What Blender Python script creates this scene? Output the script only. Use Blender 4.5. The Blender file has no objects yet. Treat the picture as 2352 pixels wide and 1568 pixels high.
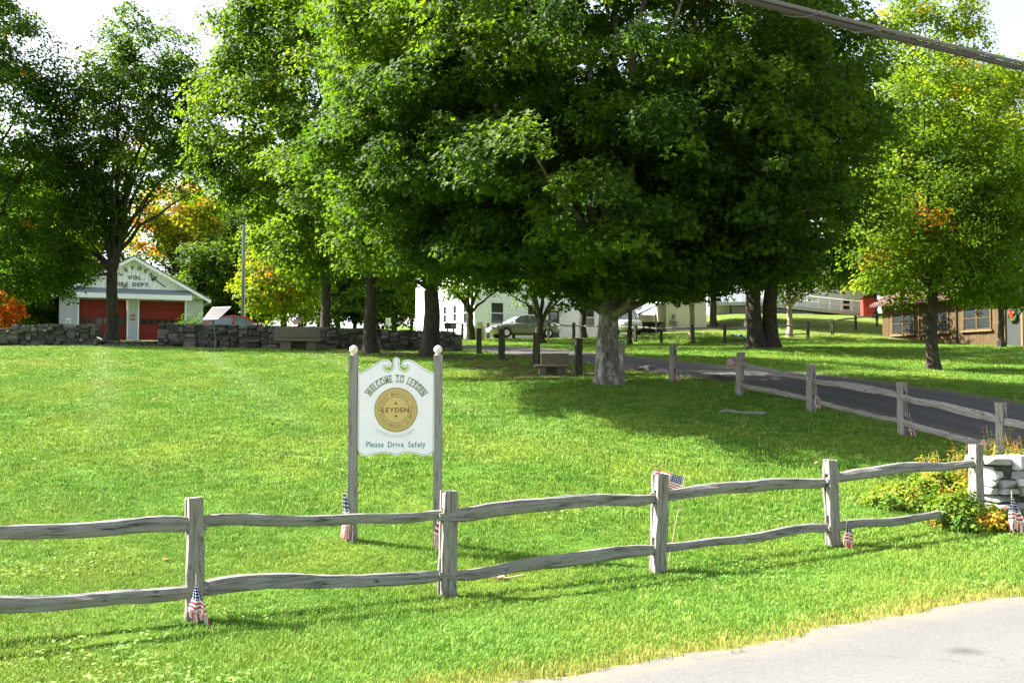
import bpy, math, random
import numpy as np
from mathutils import Vector, Matrix

random.seed(7)
C = bpy.context.scene.collection
SC = bpy.context.scene
R = math.radians

# ------------------------------------------------------------------ camera, world, sun, exposure
PITCH = math.atan(86 / 2286.7)
CAM = np.array([0.0, 0.0, 1.9])
cd = bpy.data.cameras.new('camera'); cam = bpy.data.objects.new('camera', cd); C.objects.link(cam)
cam.location = CAM; cam.rotation_euler = (R(90) + PITCH, 0, 0)
cd.sensor_width = 36; cd.lens = 35; cd.clip_start = 0.1; cd.clip_end = 3000
SC.camera = cam

SUN_EL = R(45.0)
LIGHT_DIR = np.array([0.955, -0.297])            # ground direction the light travels
world = bpy.data.worlds.new('World'); SC.world = world; world.use_nodes = True
wn = world.node_tree.nodes; wl = world.node_tree.links; wn.clear()
wo = wn.new('ShaderNodeOutputWorld'); bg = wn.new('ShaderNodeBackground'); sky = wn.new('ShaderNodeTexSky')
sky.sky_type = 'NISHITA'; sky.sun_disc = False; sky.sun_elevation = SUN_EL
sky.sun_rotation = math.atan2(-LIGHT_DIR[0], -LIGHT_DIR[1])
sky.dust_density = 3.0; sky.air_density = 1.0; sky.ozone_density = 1.0
bg.inputs['Strength'].default_value = 0.085
bw = wn.new('ShaderNodeRGBToBW'); sky_mix = wn.new('ShaderNodeMix'); sky_mix.data_type = 'RGBA'; sky_mix.inputs[0].default_value = 0.55   # sky's blue partly greyed out, making it whiter
wl.new(sky.outputs[0], bw.inputs[0]); wl.new(sky.outputs[0], sky_mix.inputs[6]); wl.new(bw.outputs[0], sky_mix.inputs[7]); wl.new(sky_mix.outputs[2], bg.inputs[0]); wl.new(bg.outputs[0], wo.inputs[0])
sd = bpy.data.lights.new('sun', 'SUN'); sun = bpy.data.objects.new('sun', sd); C.objects.link(sun)
sd.energy = 5.0; sd.angle = R(0.53); sd.color = (1.0, 0.95, 0.86)
ld = Vector((LIGHT_DIR[0] * math.cos(SUN_EL), LIGHT_DIR[1] * math.cos(SUN_EL), -math.sin(SUN_EL)))
sun.rotation_euler = ld.to_track_quat('-Z', 'Y').to_euler(); sun.location = (-20, 20, 40)
SC.view_settings.view_transform = 'Standard'
try: SC.view_settings.look = 'None'
except Exception: pass
SC.view_settings.exposure = 2.5; SC.view_settings.gamma = 1; SC.view_settings.use_curve_mapping = False
SC.cycles.max_bounces = 6; SC.cycles.diffuse_bounces = 3; SC.cycles.glossy_bounces = 2
SC.cycles.transmission_bounces = 4; SC.cycles.transparent_max_bounces = 8
SC.cycles.use_denoising = True

# ------------------------------------------------------------------ picture <-> place
FPX = 2286.7                                     # measured on the photograph scaled to 2352 x 1568
cp, sp = math.cos(PITCH), math.sin(PITCH)
def at(px, py, d):
    xc = (px - 1176) / FPX; yc = (784 - py) / FPX
    return np.array([d * xc, d * (cp - yc * sp), CAM[2] + d * (sp + yc * cp)])

GC = [  # px, py, depth : points of the ground read off the photograph
 (0,1568,6.9),(600,1568,6.6),(1250,1568,6.25),(1800,1470,7.3),(2352,1370,8.7),(1250,1450,8.2),(1800,1360,9.6),
 (452,1422,8.8),(1030,1378,10.0),(1510,1325,11.1),(1907,1258,12.2),(2238,1205,13.2),(-300,1490,7.6),
 (910,1232,12.0),(1500,1100,15),(600,1100,15.5),(0,1100,15),
 (1397,875,26),(1100,812,41),(1152,826,36),(1232,839,32),(1328,858,28.6),(1545,879,26.9),(1698,908,24.2),
 (1862,945,22.3),(2072,1000,19.9),(2300,1065,17.6),
 (1878,857,29),(2097,886,26),(2352,920,23),(2143,851,34),(2320,797,48),(1752,797,45),(2180,790,58),
 (1092,776,67),(1456,777,73),(1590,757,66),(1590,779,57),(1519,790,56),(1810,774,60),(1666,790,55),
 (300,784,70),(60,784,70),(550,782,60),(850,786,60),(400,798,42.5),(100,795,42.5),(700,803,42.5),(950,806,42),(222,795,41),
 (1850,732,76),(1680,722,82),(2016,742,74),(1980,724,84),
 (495,809,38),(1268,868,28.8),(1240,789,55),(1080,782,59),
]
GW = [(0,0,0.25),(-8,2,-.1),(12,3,.2),(0,-40,0),(-60,-40,0),(60,-40,0),(-30,12,.2),(-60,20,1.2),(-60,60,4.5),(50,15,1.2),(60,50,4.5),
 (0,110,8),(-60,110,7),(60,110,9),(-150,60,5),(150,60,6),(0,200,12),(-150,200,10),(150,200,12),(0,400,16),(-300,300,14),(300,300,14),
 (-300,0,1),(300,0,2),(0,-300,0),(-300,-300,0),(300,-300,0),(-25,40,3.1),(-35,30,2.2),(13,10,.15),(18,12,.4)]
P_ = np.array([at(*g) for g in GC] + [np.array(g, float) for g in GW])
def _phi(r): return np.where(r > 1e-9, r * r * np.log(r + 1e-9), 0)
_n = len(P_); _K = _phi(np.linalg.norm(P_[:, None, :2] - P_[None, :, :2], axis=2) / 10) + np.eye(_n) * 0.06
_Q = np.hstack([np.ones((_n, 1)), P_[:, :2] / 10])
_A = np.block([[_K, _Q], [_Q.T, np.zeros((3, 3))]])
_w = np.linalg.solve(_A, np.concatenate([P_[:, 2], np.zeros(3)]))
def H(x, y):
    x = np.asarray(x, float); y = np.asarray(y, float); s = x.shape
    xf = x.ravel(); yf = y.ravel(); out = np.empty(xf.size)
    for i in range(0, xf.size, 20000):
        a = np.stack([xf[i:i+20000], yf[i:i+20000]], 1)
        r = np.linalg.norm(a[:, None] - P_[None, :, :2], axis=2) / 10
        out[i:i+20000] = _phi(r) @ _w[:_n] + _w[_n] + (a / 10) @ _w[_n+1:]
    return out.reshape(s)
def h(x, y): return float(H(np.array([x]), np.array([y]))[0])
def ground(px, d):
    p = at(px, 870, d); p[2] = h(p[0], p[1]); return p

# ------------------------------------------------------------------ materials
class NT:
    def __init__(s, name):
        s.m = bpy.data.materials.new(name); s.m.use_nodes = True
        s.t = s.m.node_tree; s.n = s.t.nodes; s.l = s.t.links; s.n.clear()
        s.out = s.n.new('ShaderNodeOutputMaterial')
    def node(s, ty, **kw):
        nd = s.n.new(ty)
        for k, v in kw.items():
            if k.startswith('_'): setattr(nd, k[1:], v)
            else: nd.inputs[k.replace('__', ' ')].default_value = v
        return nd
    def link(s, a, b): s.l.new(a, b)
    def coords(s, kind='Object', scale=(1, 1, 1)):
        tc = s.n.new('ShaderNodeTexCoord'); mp = s.n.new('ShaderNodeMapping'); mp.inputs['Scale'].default_value = scale
        s.link(tc.outputs[kind], mp.inputs[0]); return mp.outputs[0]
    def wpos(s, scale=(1, 1, 1)):
        g = s.n.new('ShaderNodeNewGeometry'); mp = s.n.new('ShaderNodeMapping'); mp.inputs['Scale'].default_value = scale
        s.link(g.outputs['Position'], mp.inputs[0]); return mp.outputs[0]
    def noise(s, vec, scale, detail=4, rough=.6):
        nz = s.node('ShaderNodeTexNoise', Scale=scale, Detail=detail, Roughness=rough); s.link(vec, nz.inputs['Vector']); return nz.outputs['Fac']
    def ramp(s, fac, stops):
        r = s.n.new('ShaderNodeValToRGB'); e = r.color_ramp.elements
        while len(e) > 1: e.remove(e[-1])
        e[0].position = stops[0][0]; e[0].color = (*stops[0][1], 1)
        for p, c in stops[1:]: q = e.new(p); q.color = (*c, 1)
        s.link(fac, r.inputs[0]); return r.outputs[0]
    def mix(s, fac, a, b, blend='MIX'):
        m = s.n.new('ShaderNodeMix'); m.data_type = 'RGBA'; m.blend_type = blend
        for v, i in ((fac, 0), (a, 6), (b, 7)):
            if hasattr(v, 'links'): s.link(v, m.inputs[i])
            else: m.inputs[i].default_value = v if i == 0 else (*v, 1)
        return m.outputs[2]
    def math(s, op, a, b=0.0, clamp=False):
        m = s.n.new('ShaderNodeMath'); m.operation = op; m.use_clamp = clamp
        for v, i in ((a, 0), (b, 1)):
            if hasattr(v, 'links'): s.link(v, m.inputs[i])
            else: m.inputs[i].default_value = v
        return m.outputs[0]
    def bsdf(s, col, rough=.7, spec=.3, bump=None, bs=.3, bd=.01, metal=0):
        b = s.n.new('ShaderNodeBsdfPrincipled')
        if hasattr(col, 'links'): s.link(col, b.inputs['Base Color'])
        else: b.inputs['Base Color'].default_value = (*col, 1)
        if hasattr(rough, 'links'): s.link(rough, b.inputs['Roughness'])
        else: b.inputs['Roughness'].default_value = rough
        b.inputs['Specular IOR Level'].default_value = spec; b.inputs['Metallic'].default_value = metal
        if bump is not None:
            bm = s.node('ShaderNodeBump', Strength=bs, Distance=bd); s.link(bump, bm.inputs['Height']); s.link(bm.outputs[0], b.inputs['Normal'])
        s.link(b.outputs[0], s.out.inputs[0]); return b

def m_plain(name, col, rough=.6, var=.12, scale=6, spec=.3, metal=0):
    t = NT(name); v = t.noise(t.coords('Object'), scale, 5)
    c = t.ramp(v, [(.25, tuple(x * (1 - var) for x in col)), (.75, tuple(min(1, x * (1 + var)) for x in col))])
    t.bsdf(c, rough, spec, v, .15, .01, metal); return t.m

def m_wood(name, cols, axis):
    t = NT(name)
    s1 = [30, 30, 30]; s1[axis] = 2.6; s2 = [85, 85, 85]; s2[axis] = 6.0
    a = t.noise(t.coords('Object', s1), 1, 6, .65); b = t.noise(t.coords('Object', s2), 1, 4, .7)
    p = t.noise(t.coords('Object', (1, 1, 1)), 3.5, 3); k = t.node('ShaderNodeTexVoronoi', Scale=1.0); ks = [7, 7, 7]; ks[axis] = 3.2; t.link(t.coords('Object', ks), k.inputs['Vector'])
    f = t.math('ADD', t.math('MULTIPLY', a, .55), t.math('MULTIPLY', b, .45))
    c = t.ramp(f, [(.39, cols[0]), (.47, cols[1]), (.64, cols[2])])
    c = t.mix(t.math('MULTIPLY', t.math('SUBTRACT', p, .4, True), 1.6, True), c, tuple(x * y for x, y in zip(cols[1], (1.1, 1.0, .85))))
    c = t.mix(t.math('MULTIPLY', t.math('SUBTRACT', .13, k.outputs['Distance'], True), 9, True), c, cols[0])      # knots
    t.bsdf(c, .9, .1, f, 1.0, .02); return t.m

def m_bark(name, c0, c1, c2):
    t = NT(name)
    a = t.noise(t.coords('Object', (9, 9, 1.6)), 1, 7, .7); p = t.noise(t.coords('Object', (1, 1, .6)), 6.0, 6, .7)
    vo = t.node('ShaderNodeTexVoronoi', Scale=1.0); t.link(t.coords('Object', (14, 14, 2.6)), vo.inputs['Vector'])
    f = t.math('ADD', t.math('MULTIPLY', a, .7), t.math('MULTIPLY', vo.outputs['Distance'], .45))
    c = t.ramp(f, [(.35, c0), (.52, c1)])
    c = t.mix(t.math('MULTIPLY', t.math('SUBTRACT', p, .48, True), 6, True), c, c2)
    t.bsdf(c, .95, .1, f, 1.0, .05); return t.m

def m_leaf(name, stops, trans=.54):
    t = NT(name)
    at_ = t.n.new('ShaderNodeAttribute'); at_.attribute_name = 'tint'
    oi = t.n.new('ShaderNodeObjectInfo'); sep = t.n.new('ShaderNodeSeparateColor'); t.link(oi.outputs['Color'], sep.inputs[0])
    f = t.math('ADD', at_.outputs['Fac'], sep.outputs[0])
    c = t.ramp(f, stops)
    p = t.n.new('ShaderNodeBsdfPrincipled'); t.link(c, p.inputs['Base Color']); p.inputs['Roughness'].default_value = .55; p.inputs['Specular IOR Level'].default_value = .09
    tr = t.n.new('ShaderNodeBsdfTranslucent')
    c2 = t.mix(.85, c, (2.1, 2.0, .5), 'MULTIPLY'); t.link(c2, tr.inputs[0])
    mx = t.n.new('ShaderNodeMixShader'); mx.inputs[0].default_value = trans
    t.link(p.outputs[0], mx.inputs[1]); t.link(tr.outputs[0], mx.inputs[2]); t.link(mx.outputs[0], t.out.inputs[0]); return t.m

LEAF_STOPS = [(0, (.011, .030, .008)), (.3, (.030, .068, .009)), (.5, (.088, .150, .011)), (.66, (.15, .21, .012)), (.78, (.30, .23, .02)), (.88, (.42, .17, .02)), (1, (.38, .045, .02))]
M = {}
M['leaf'] = m_leaf('maple_leaves', LEAF_STOPS)
M['bush'] = m_leaf('bush_leaves', [(0, (.05, .12, .015)), (.35, (.14, .2, .02)), (.6, (.36, .30, .025)), (.8, (.36, .17, .03)), (1, (.24, .09, .035))], .3)
M['bark'] = m_bark('bark', (.012, .010, .008), (.05, .043, .036), (.075, .072, .06))
M['bark_lichen'] = m_bark('lichen_bark', (.028, .026, .023), (.125, .12, .11), (.35, .355, .33))
M['bark_pale'] = m_bark('pale_bark', (.16, .11, .08), (.32, .25, .19), (.36, .31, .26))
WOODC = [(.045, .041, .037), (.205, .199, .190), (.33, .323, .312)]
M['rail'] = m_wood('weathered_rail', WOODC, 0)
M['post'] = m_wood('weathered_post', [(.045, .04, .034), (.22, .209, .194), (.34, .325, .304)], 2)
M['dark_post'] = m_wood('shade_dark_post', [(.02, .02, .014), (.06, .06, .045), (.10, .1, .08)], 2)  # darker copy of the post wood, shade under the trees put into its colour
M['signpost'] = m_wood('grey_sign_post', [(.12, .115, .108), (.25, .245, .235), (.31, .305, .295)], 2)
M['barn'] = m_wood('barn_board', [(.035, .023, .012), (.088, .060, .032), (.13, .092, .052)], 2)
M['barn_trim'] = m_plain('barn_trim', (.17, .12, .062))
M['barn_roof'] = m_plain('barn_roof', (.075, .034, .03), .8, .25)
M['white'] = m_plain('white_paint', (.83, .82, .88), .5, .04)
M['white_wood'] = m_plain('white_siding', (.79, .80, .86), .6, .05, 3)
M['signwhite'] = m_plain('sign_white', (.84, .81, .88), .6, .05, 4)
M['cream'] = m_plain('cream_siding', (.70, .65, .55), .6, .05, 3)
M['gray_wall'] = m_plain('grey_wall', (.44, .46, .52), .8, .08, 2)
M['shingle'] = m_plain('grey_shingles', (.20, .22, .24), .85, .25, 12)
M['roof'] = m_plain('dark_roof', (.13, .13, .135), .85, .25, 8)
M['red'] = m_plain('red_door_paint', (.20, .018, .015), .55, .1, 2)
M['redcar'] = m_plain('red_car_paint', (.55, .03, .03), .25, .02, 2, .5)
M['carpaint'] = m_plain('grey_car_paint', (.27, .27, .285), .3, .03, 2, .5, .3)
M['whitepaint'] = m_plain('white_van_paint', (.75, .76, .76), .3, .02, 2, .5)
M['glass'] = m_plain('window_glass', (.025, .03, .032), .08, .3, 3, .6)
M['carglass'] = m_plain('car_glass', (.16, .20, .20), .06, .2, 3, .7)
M['black'] = m_plain('black_rubber', (.02, .02, .02), .7)
M['chrome'] = m_plain('chrome', (.6, .6, .62), .2, .05, 3, .5, 1)
M['green_door'] = m_plain('green_door', (.02, .055, .06), .5)
M['letter'] = m_plain('dark_letters', (.03, .035, .05), .6)
M['steel'] = m_plain('grey_steel', (.30, .36, .38), .4, .08, 3, .4, .6)
M['dark_metal'] = m_plain('dark_metal', (.04, .045, .045), .5)
M['silver'] = m_plain('silver_panel', (.20, .20, .20), .4)
M['cells'] = m_plain('solar_cells', (.035, .033, .036), .5, .08)
M['gold'] = m_plain('gold_seal', (.58, .44, .17), .6, .04, 5)
M['gold_dark'] = m_plain('gold_seal_rim', (.40, .32, .15), .6, .04)
M['brown_ink'] = m_plain('brown_print', (.13, .09, .03), .6)
M['tan_ink'] = m_plain('tan_print', (.27, .19, .07), .6)
M['green_ink'] = m_plain('grey_green_print', (.16, .19, .13), .6)
M['lime_ink'] = m_plain('pale_green_print', (.40, .46, .30), .6)
M['blue_ink'] = m_plain('blue_grey_print', (.17, .23, .33), .6)
M['pale_ink'] = m_plain('pale_blue_print', (.42, .48, .58), .6)
M['teal_ink'] = m_plain('teal_print', (.04, .27, .31), .6)
M['knob'] = m_plain('finial_paint', (.72, .62, .53), .6, .08)
M['tank'] = m_plain('cream_tank', (.62, .55, .38), .5, .08)
M['tarp'] = m_plain('light_blue_tarp', (.35, .66, .9), .35)
M['wreath'] = m_plain('wreath_green', (.03, .08, .02), .8, .4, 30)
M['bow'] = m_plain('red_bow', (.6, .03, .02), .5)
M['stick'] = m_plain('flag_stick', (.45, .38, .25), .6)
M['cable'] = m_plain('black_cable', (.045, .043, .042), .5, .2, 40)
M['wire'] = m_plain('bare_wire', (.13, .128, .126), .45, .2, 40, .4, .3)
M['straw'] = m_plain('dry_stem', (.34, .27, .13), .8, .3, 20)
M['brick_red'] = m_plain('red_shed_paint', (.55, .05, .04), .6)

def m_stone(name, stops, white=False):
    t = NT(name); oi = t.n.new('ShaderNodeObjectInfo')
    a = t.noise(t.coords('Object'), 3.2, 7, .7); b = t.noise(t.coords('Object'), 17, 5, .7)
    f = t.math('ADD', t.math('MULTIPLY', oi.outputs['Random'], .5), t.math('MULTIPLY', a, .55))
    c = t.ramp(f, stops); c = t.mix(t.math('MULTIPLY', t.math('SUBTRACT', b, .52, True), 3.0, True), c, tuple(min(1, x * 1.25) for x in stops[-1][1]))
    t.bsdf(c, .9, .2, t.math('ADD', a, b), .8, .03); return t.m
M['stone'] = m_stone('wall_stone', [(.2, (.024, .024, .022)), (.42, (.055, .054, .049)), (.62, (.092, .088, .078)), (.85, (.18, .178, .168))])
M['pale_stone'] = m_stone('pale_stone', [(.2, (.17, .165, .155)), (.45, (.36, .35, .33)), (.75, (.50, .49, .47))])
M['granite'] = m_stone('bench_granite', [(.2, (.10, .092, .075)), (.8, (.19, .175, .145))])

def m_ground():
    t = NT('lawn'); 
    A = lambda n: (lambda x: (setattr(x, 'attribute_name', n), x.outputs['Fac'])[1])(t.n.new('ShaderNodeAttribute'))
    big = t.noise(t.wpos((1, 1, 1)), .35, 3); mid = t.noise(t.wpos((1, 1, 1)), 2.2, 5, .7); fine = t.noise(t.wpos((1, 1, 1)), 30, 4, .75)
    c = t.ramp(fine, [(.3, (.05, .115, .014)), (.55, (.092, .185, .024)), (.8, (.15, .245, .035))])
    c = t.mix(t.math('MULTIPLY', t.math('SUBTRACT', big, .46, True), 3.2, True), c, (.17, .22, .018))
    c = t.mix(t.math('MULTIPLY', t.math('SUBTRACT', mid, .56, True), 2.5, True), c, (.21, .22, .04))
    c = t.mix(A('dry'), c, (.27, .225, .075))
    c = t.mix(t.math('MULTIPLY', A('stripe'), .45), c, (.26, .31, .12))
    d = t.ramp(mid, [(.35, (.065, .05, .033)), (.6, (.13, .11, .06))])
    c = t.mix(A('dirt_shade'), c, d)
    t.bsdf(c, .95, .05, t.math('ADD', mid, fine), 1.0, .06); return t.m
M['ground'] = m_ground()

def m_blade(name, stops, dryc):
    t = NT(name); oi = t.n.new('ShaderNodeObjectInfo')
    tc = t.n.new('ShaderNodeMapping'); t.link(oi.outputs['Location'], tc.inputs[0])
    big = t.noise(tc.outputs[0], .35, 3); mid = t.noise(tc.outputs[0], 2.0, 4, .7)
    c = t.ramp(oi.outputs['Random'], stops)
    c = t.mix(t.math('MULTIPLY', t.math('SUBTRACT', big, .46, True), 3.0, True), c, dryc)
    c = t.mix(t.math('MULTIPLY', t.math('SUBTRACT', mid, .58, True), 2.6, True), c, (.28, .28, .05))
    sx = t.n.new('ShaderNodeSeparateXYZ'); t.link(oi.outputs['Location'], sx.inputs[0]); f = None      # pale mower passes up the slope
    xx = t.math('ADD', sx.outputs[0], t.math('MULTIPLY', t.math('SUBTRACT', sx.outputs[1], 40), .42))
    for c0 in (-16.5, -12.6, -20.6, -8.6):
        g = t.math('SUBTRACT', 1.0, t.math('MULTIPLY', t.math('ABSOLUTE', t.math('SUBTRACT', xx, c0)), 1.9), True); f = g if f is None else t.math('MAXIMUM', f, g)
    f = t.math('MULTIPLY', f, t.math('MULTIPLY', t.math('SUBTRACT', sx.outputs[1], 16), .09, True)); f = t.math('MULTIPLY', f, t.math('MULTIPLY', t.math('SUBTRACT', mid, .3), 2.6, True))
    c = t.mix(t.math('MULTIPLY', f, .6), c, (.32, .38, .17)) if name == 'grass_blade' else c
    p = t.n.new('ShaderNodeBsdfPrincipled'); t.link(c, p.inputs['Base Color']); p.inputs['Roughness'].default_value = .6; p.inputs['Specular IOR Level'].default_value = .12
    tr = t.n.new('ShaderNodeBsdfTranslucent'); t.link(c, tr.inputs[0])
    mx = t.n.new('ShaderNodeMixShader'); mx.inputs[0].default_value = .25
    t.link(p.outputs[0], mx.inputs[1]); t.link(tr.outputs[0], mx.inputs[2]); t.link(mx.outputs[0], t.out.inputs[0]); return t.m
M['blade'] = m_blade('grass_blade', [(0, (.065, .165, .018)), (.5, (.120, .240, .028)), (.85, (.185, .305, .045)), (1, (.29, .36, .10))], (.215, .275, .045))
M['dryblade'] = m_blade('dry_grass_blade', [(0, (.13, .22, .025)), (.5, (.21, .25, .04)), (1, (.35, .30, .09))], (.25, .25, .055))

def m_asphalt(name, c0, c1, stain=False, litter=(.15, .125, .085)):
    t = NT(name); f = t.noise(t.wpos(), 55, 4, .8); g = t.noise(t.wpos(), .8, 4)
    c = t.ramp(f, [(.3, c0), (.7, c1)]); c = t.mix(t.math('MULTIPLY', t.math('SUBTRACT', g, .5, True), .9, True), c, tuple(x * .8 for x in c0))
    if stain:   # an old oil stain on the road
        gg = t.n.new('ShaderNodeNewGeometry'); vm = t.n.new('ShaderNodeVectorMath'); vm.operation = 'DISTANCE'
        mp = t.n.new('ShaderNodeMapping'); mp.inputs['Scale'].default_value = (1, 1, 0); t.link(gg.outputs['Position'], mp.inputs[0])
        t.link(mp.outputs[0], vm.inputs[0]); vm.inputs[1].default_value = (stain[0], stain[1], 0)
        dd = t.math('SUBTRACT', .28, t.math('ADD', vm.outputs['Value'], t.math('MULTIPLY', t.noise(t.wpos(), 6, 3), .22)))
        c = t.mix(t.math('MULTIPLY', dd, 5, True), c, tuple(x * .6 for x in c0))
    e_ = t.n.new('ShaderNodeAttribute'); e_.attribute_name = 'edge'; n2 = t.noise(t.wpos(), 9, 5, .75)
    c = t.mix(t.math('MULTIPLY', e_.outputs['Fac'], t.math('MULTIPLY', t.math('SUBTRACT', n2, .34, True), 3.2, True), True), c, litter)
    w_ = t.n.new('ShaderNodeAttribute'); w_.attribute_name = 'track'; c = t.mix(t.math('MULTIPLY', w_.outputs['Fac'], .55), c, tuple(min(1, x * 1.35) for x in c1))
    dn3 = t.n.new('ShaderNodeTexNoise'); dn3.inputs['Scale'].default_value = 1.3; t.link(t.wpos(), dn3.inputs['Vector']); vv3 = t.n.new('ShaderNodeVectorMath'); vv3.operation = 'ADD'; t.link(t.wpos(), vv3.inputs[0]); t.link(dn3.outputs['Color'], vv3.inputs[1])
    vc = t.n.new('ShaderNodeTexVoronoi'); vc.feature = 'DISTANCE_TO_EDGE'; vc.inputs['Scale'].default_value = .55; t.link(vv3.outputs[0], vc.inputs['Vector'])
    c = t.mix(t.math('MULTIPLY', t.math('SUBTRACT', .006, vc.outputs['Distance'], True), 70, True), c, tuple(x * .85 for x in c0))
    t.bsdf(c, .9, .2, f, .5, .006); return t.m
M['drive'] = m_asphalt('driveway_asphalt', (.042, .040, .038), (.066, .063, .060))

def m_flag():
    t = NT('flag_print'); uv = t.n.new('ShaderNodeUVMap'); sp_ = t.n.new('ShaderNodeSeparateXYZ'); t.link(uv.outputs[0], sp_.inputs[0])
    u, v = sp_.outputs[0], sp_.outputs[1]
    st = t.math('MODULO', t.math('FLOOR', t.math('MULTIPLY', v, 12.999)), 2)
    c = t.mix(st, (.50, .035, .06), (.78, .76, .74))
    can = t.math('MULTIPLY', t.math('LESS_THAN', u, .4), t.math('GREATER_THAN', v, .4615))
    su = t.math('FRACT', t.math('MULTIPLY', u, 15)); sv = t.math('FRACT', t.math('MULTIPLY', t.math('SUBTRACT', v, .4615), 9.3))
    du = t.math('POWER', t.math('SUBTRACT', su, .5), 2); dv = t.math('POWER', t.math('SUBTRACT', sv, .5), 2)
    star = t.math('LESS_THAN', t.math('ADD', du, dv), .07)
    cc = t.mix(star, (.02, .035, .12), (.75, .75, .75)); c = t.mix(can, c, cc)
    b = t.n.new('ShaderNodeBsdfPrincipled'); t.link(c, b.inputs[0]); b.inputs['Roughness'].default_value = .7
    tr = t.n.new('ShaderNodeBsdfTranslucent'); t.link(c, tr.inputs[0]); mx = t.n.new('ShaderNodeMixShader'); mx.inputs[0].default_value = .35
    t.link(b.outputs[0], mx.inputs[1]); t.link(tr.outputs[0], mx.inputs[2]); t.link(mx.outputs[0], t.out.inputs[0]); return t.m
M['flag'] = m_flag()

# ------------------------------------------------------------------ mesh helpers
class MB:
    def __init__(s): s.v = []; s.f = []
    def add(s, vs, fs):
        o = len(s.v); s.v += [tuple(map(float, q)) for q in vs]; s.f += [tuple(i + o for i in f) for f in fs]; return s
    def box(s, c, d, rz=0, jit=0):
        x, y, z = (q / 2 for q in d); ca, sa = math.cos(rz), math.sin(rz); vs = []
        for k in (-1, 1):
            for i, j in ((-1, -1), (1, -1), (1, 1), (-1, 1)):
                a, b = i * x + random.uniform(-jit, jit), j * y + random.uniform(-jit, jit)
                vs.append((c[0] + a * ca - b * sa, c[1] + a * sa + b * ca, c[2] + k * z))
        return s.add(vs, [(3, 2, 1, 0), (4, 5, 6, 7), (0, 1, 5, 4), (1, 2, 6, 5), (2, 3, 7, 6), (3, 0, 4, 7)])
    def tube(s, pts, rad, n=8, caps=True, jit=0, rng=random):
        pts = [np.array(p, float) for p in pts]; k = len(pts)
        if not hasattr(rad, '__len__'): rad = [rad] * k
        vs = []; u = None
        for i in range(k):
            t = pts[min(i + 1, k - 1)] - pts[max(i - 1, 0)]; t = t / (np.linalg.norm(t) + 1e-9)
            if u is None:
                a = np.array([1., 0, 0]) if abs(t[0]) < .8 else np.array([0, 1., 0]); u = np.cross(t, a)
            u = u - t * (u @ t); u /= np.linalg.norm(u) + 1e-9; w = np.cross(t, u)
            for j in range(n):
                an = 2 * math.pi * j / n; r = rad[i] * (1 + (rng.uniform(-jit, jit) if jit else 0))
                vs.append(pts[i] + (u * math.cos(an) + w * math.sin(an)) * r)
        fs = [(i * n + j, i * n + (j + 1) % n, (i + 1) * n + (j + 1) % n, (i + 1) * n + j) for i in range(k - 1) for j in range(n)]
        if caps: fs += [tuple(reversed(range(n))), tuple(range((k - 1) * n, k * n))]
        return s.add(vs, fs)
    def lathe(s, prof, n=16, c=(0, 0, 0)):
        vs = [(c[0] + r * math.cos(2 * math.pi * j / n), c[1] + r * math.sin(2 * math.pi * j / n), c[2] + z) for r, z in prof for j in range(n)]
        k = len(prof)
        return s.add(vs, [(i * n + j, i * n + (j + 1) % n, (i + 1) * n + (j + 1) % n, (i + 1) * n + j) for i in range(k - 1) for j in range(n)] + [tuple(reversed(range(n))), tuple(range((k - 1) * n, k * n))])
    def prism(s, poly, y0, y1):          # polygon in xz, extruded along y
        n = len(poly); vs = [(p[0], y0, p[1]) for p in poly] + [(p[0], y1, p[1]) for p in poly]
        return s.add(vs, [tuple(range(n)), tuple(reversed(range(n, 2 * n)))] + [(i + n, (i + 1) % n + n, (i + 1) % n, i) for i in range(n)])
    def mesh(s, name): me = bpy.data.meshes.new(name); me.from_pydata(s.v, [], s.f); me.update(); return me
    def build(s, name, mat, parent=None, smooth=False, **kw): return link(name, s.mesh(name), mat, parent, smooth, **kw)

def link(name, me, mat, parent=None, smooth=False, **kw):
    if mat is not None and not me.materials: me.materials.append(M[mat] if isinstance(mat, str) else mat)
    if smooth: me.polygons.foreach_set('use_smooth', [True] * len(me.polygons))
    o = bpy.data.objects.new(name, me); C.objects.link(o)
    if parent is not None: o.parent = parent
    for k in ('label', 'category', 'group', 'kind'):
        if kw.get(k): o[k] = kw[k]
    if 'loc' in kw: o.location = kw['loc']
    if 'rot' in kw: o.rotation_euler = kw['rot']
    return o
def thing(name, label, cat, loc=(0, 0, 0), rz=0, group=None):
    o = bpy.data.objects.new(name, None); C.objects.link(o); o.empty_display_size = .2
    o.location = loc; o.rotation_euler = (0, 0, rz); o['label'] = label; o['category'] = cat
    if group: o['group'] = group
    return o

def np_mesh(name, verts, faces, attrs=None):
    me = bpy.data.meshes.new(name); nv, (nf, k) = len(verts), faces.shape
    me.vertices.add(nv); me.vertices.foreach_set('co', np.ascontiguousarray(verts, dtype=np.float32).ravel())
    me.loops.add(nf * k); me.loops.foreach_set('vertex_index', np.ascontiguousarray(faces, dtype=np.int32).ravel())
    me.polygons.add(nf); me.polygons.foreach_set('loop_start', np.arange(0, nf * k, k, dtype=np.int32))
    me.update(calc_edges=True)
    for a, (dom, val) in (attrs or {}).items():
        at_ = me.attributes.new(a, 'FLOAT', dom); at_.data.foreach_set('value', np.ascontiguousarray(val, dtype=np.float32))
    return me

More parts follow.
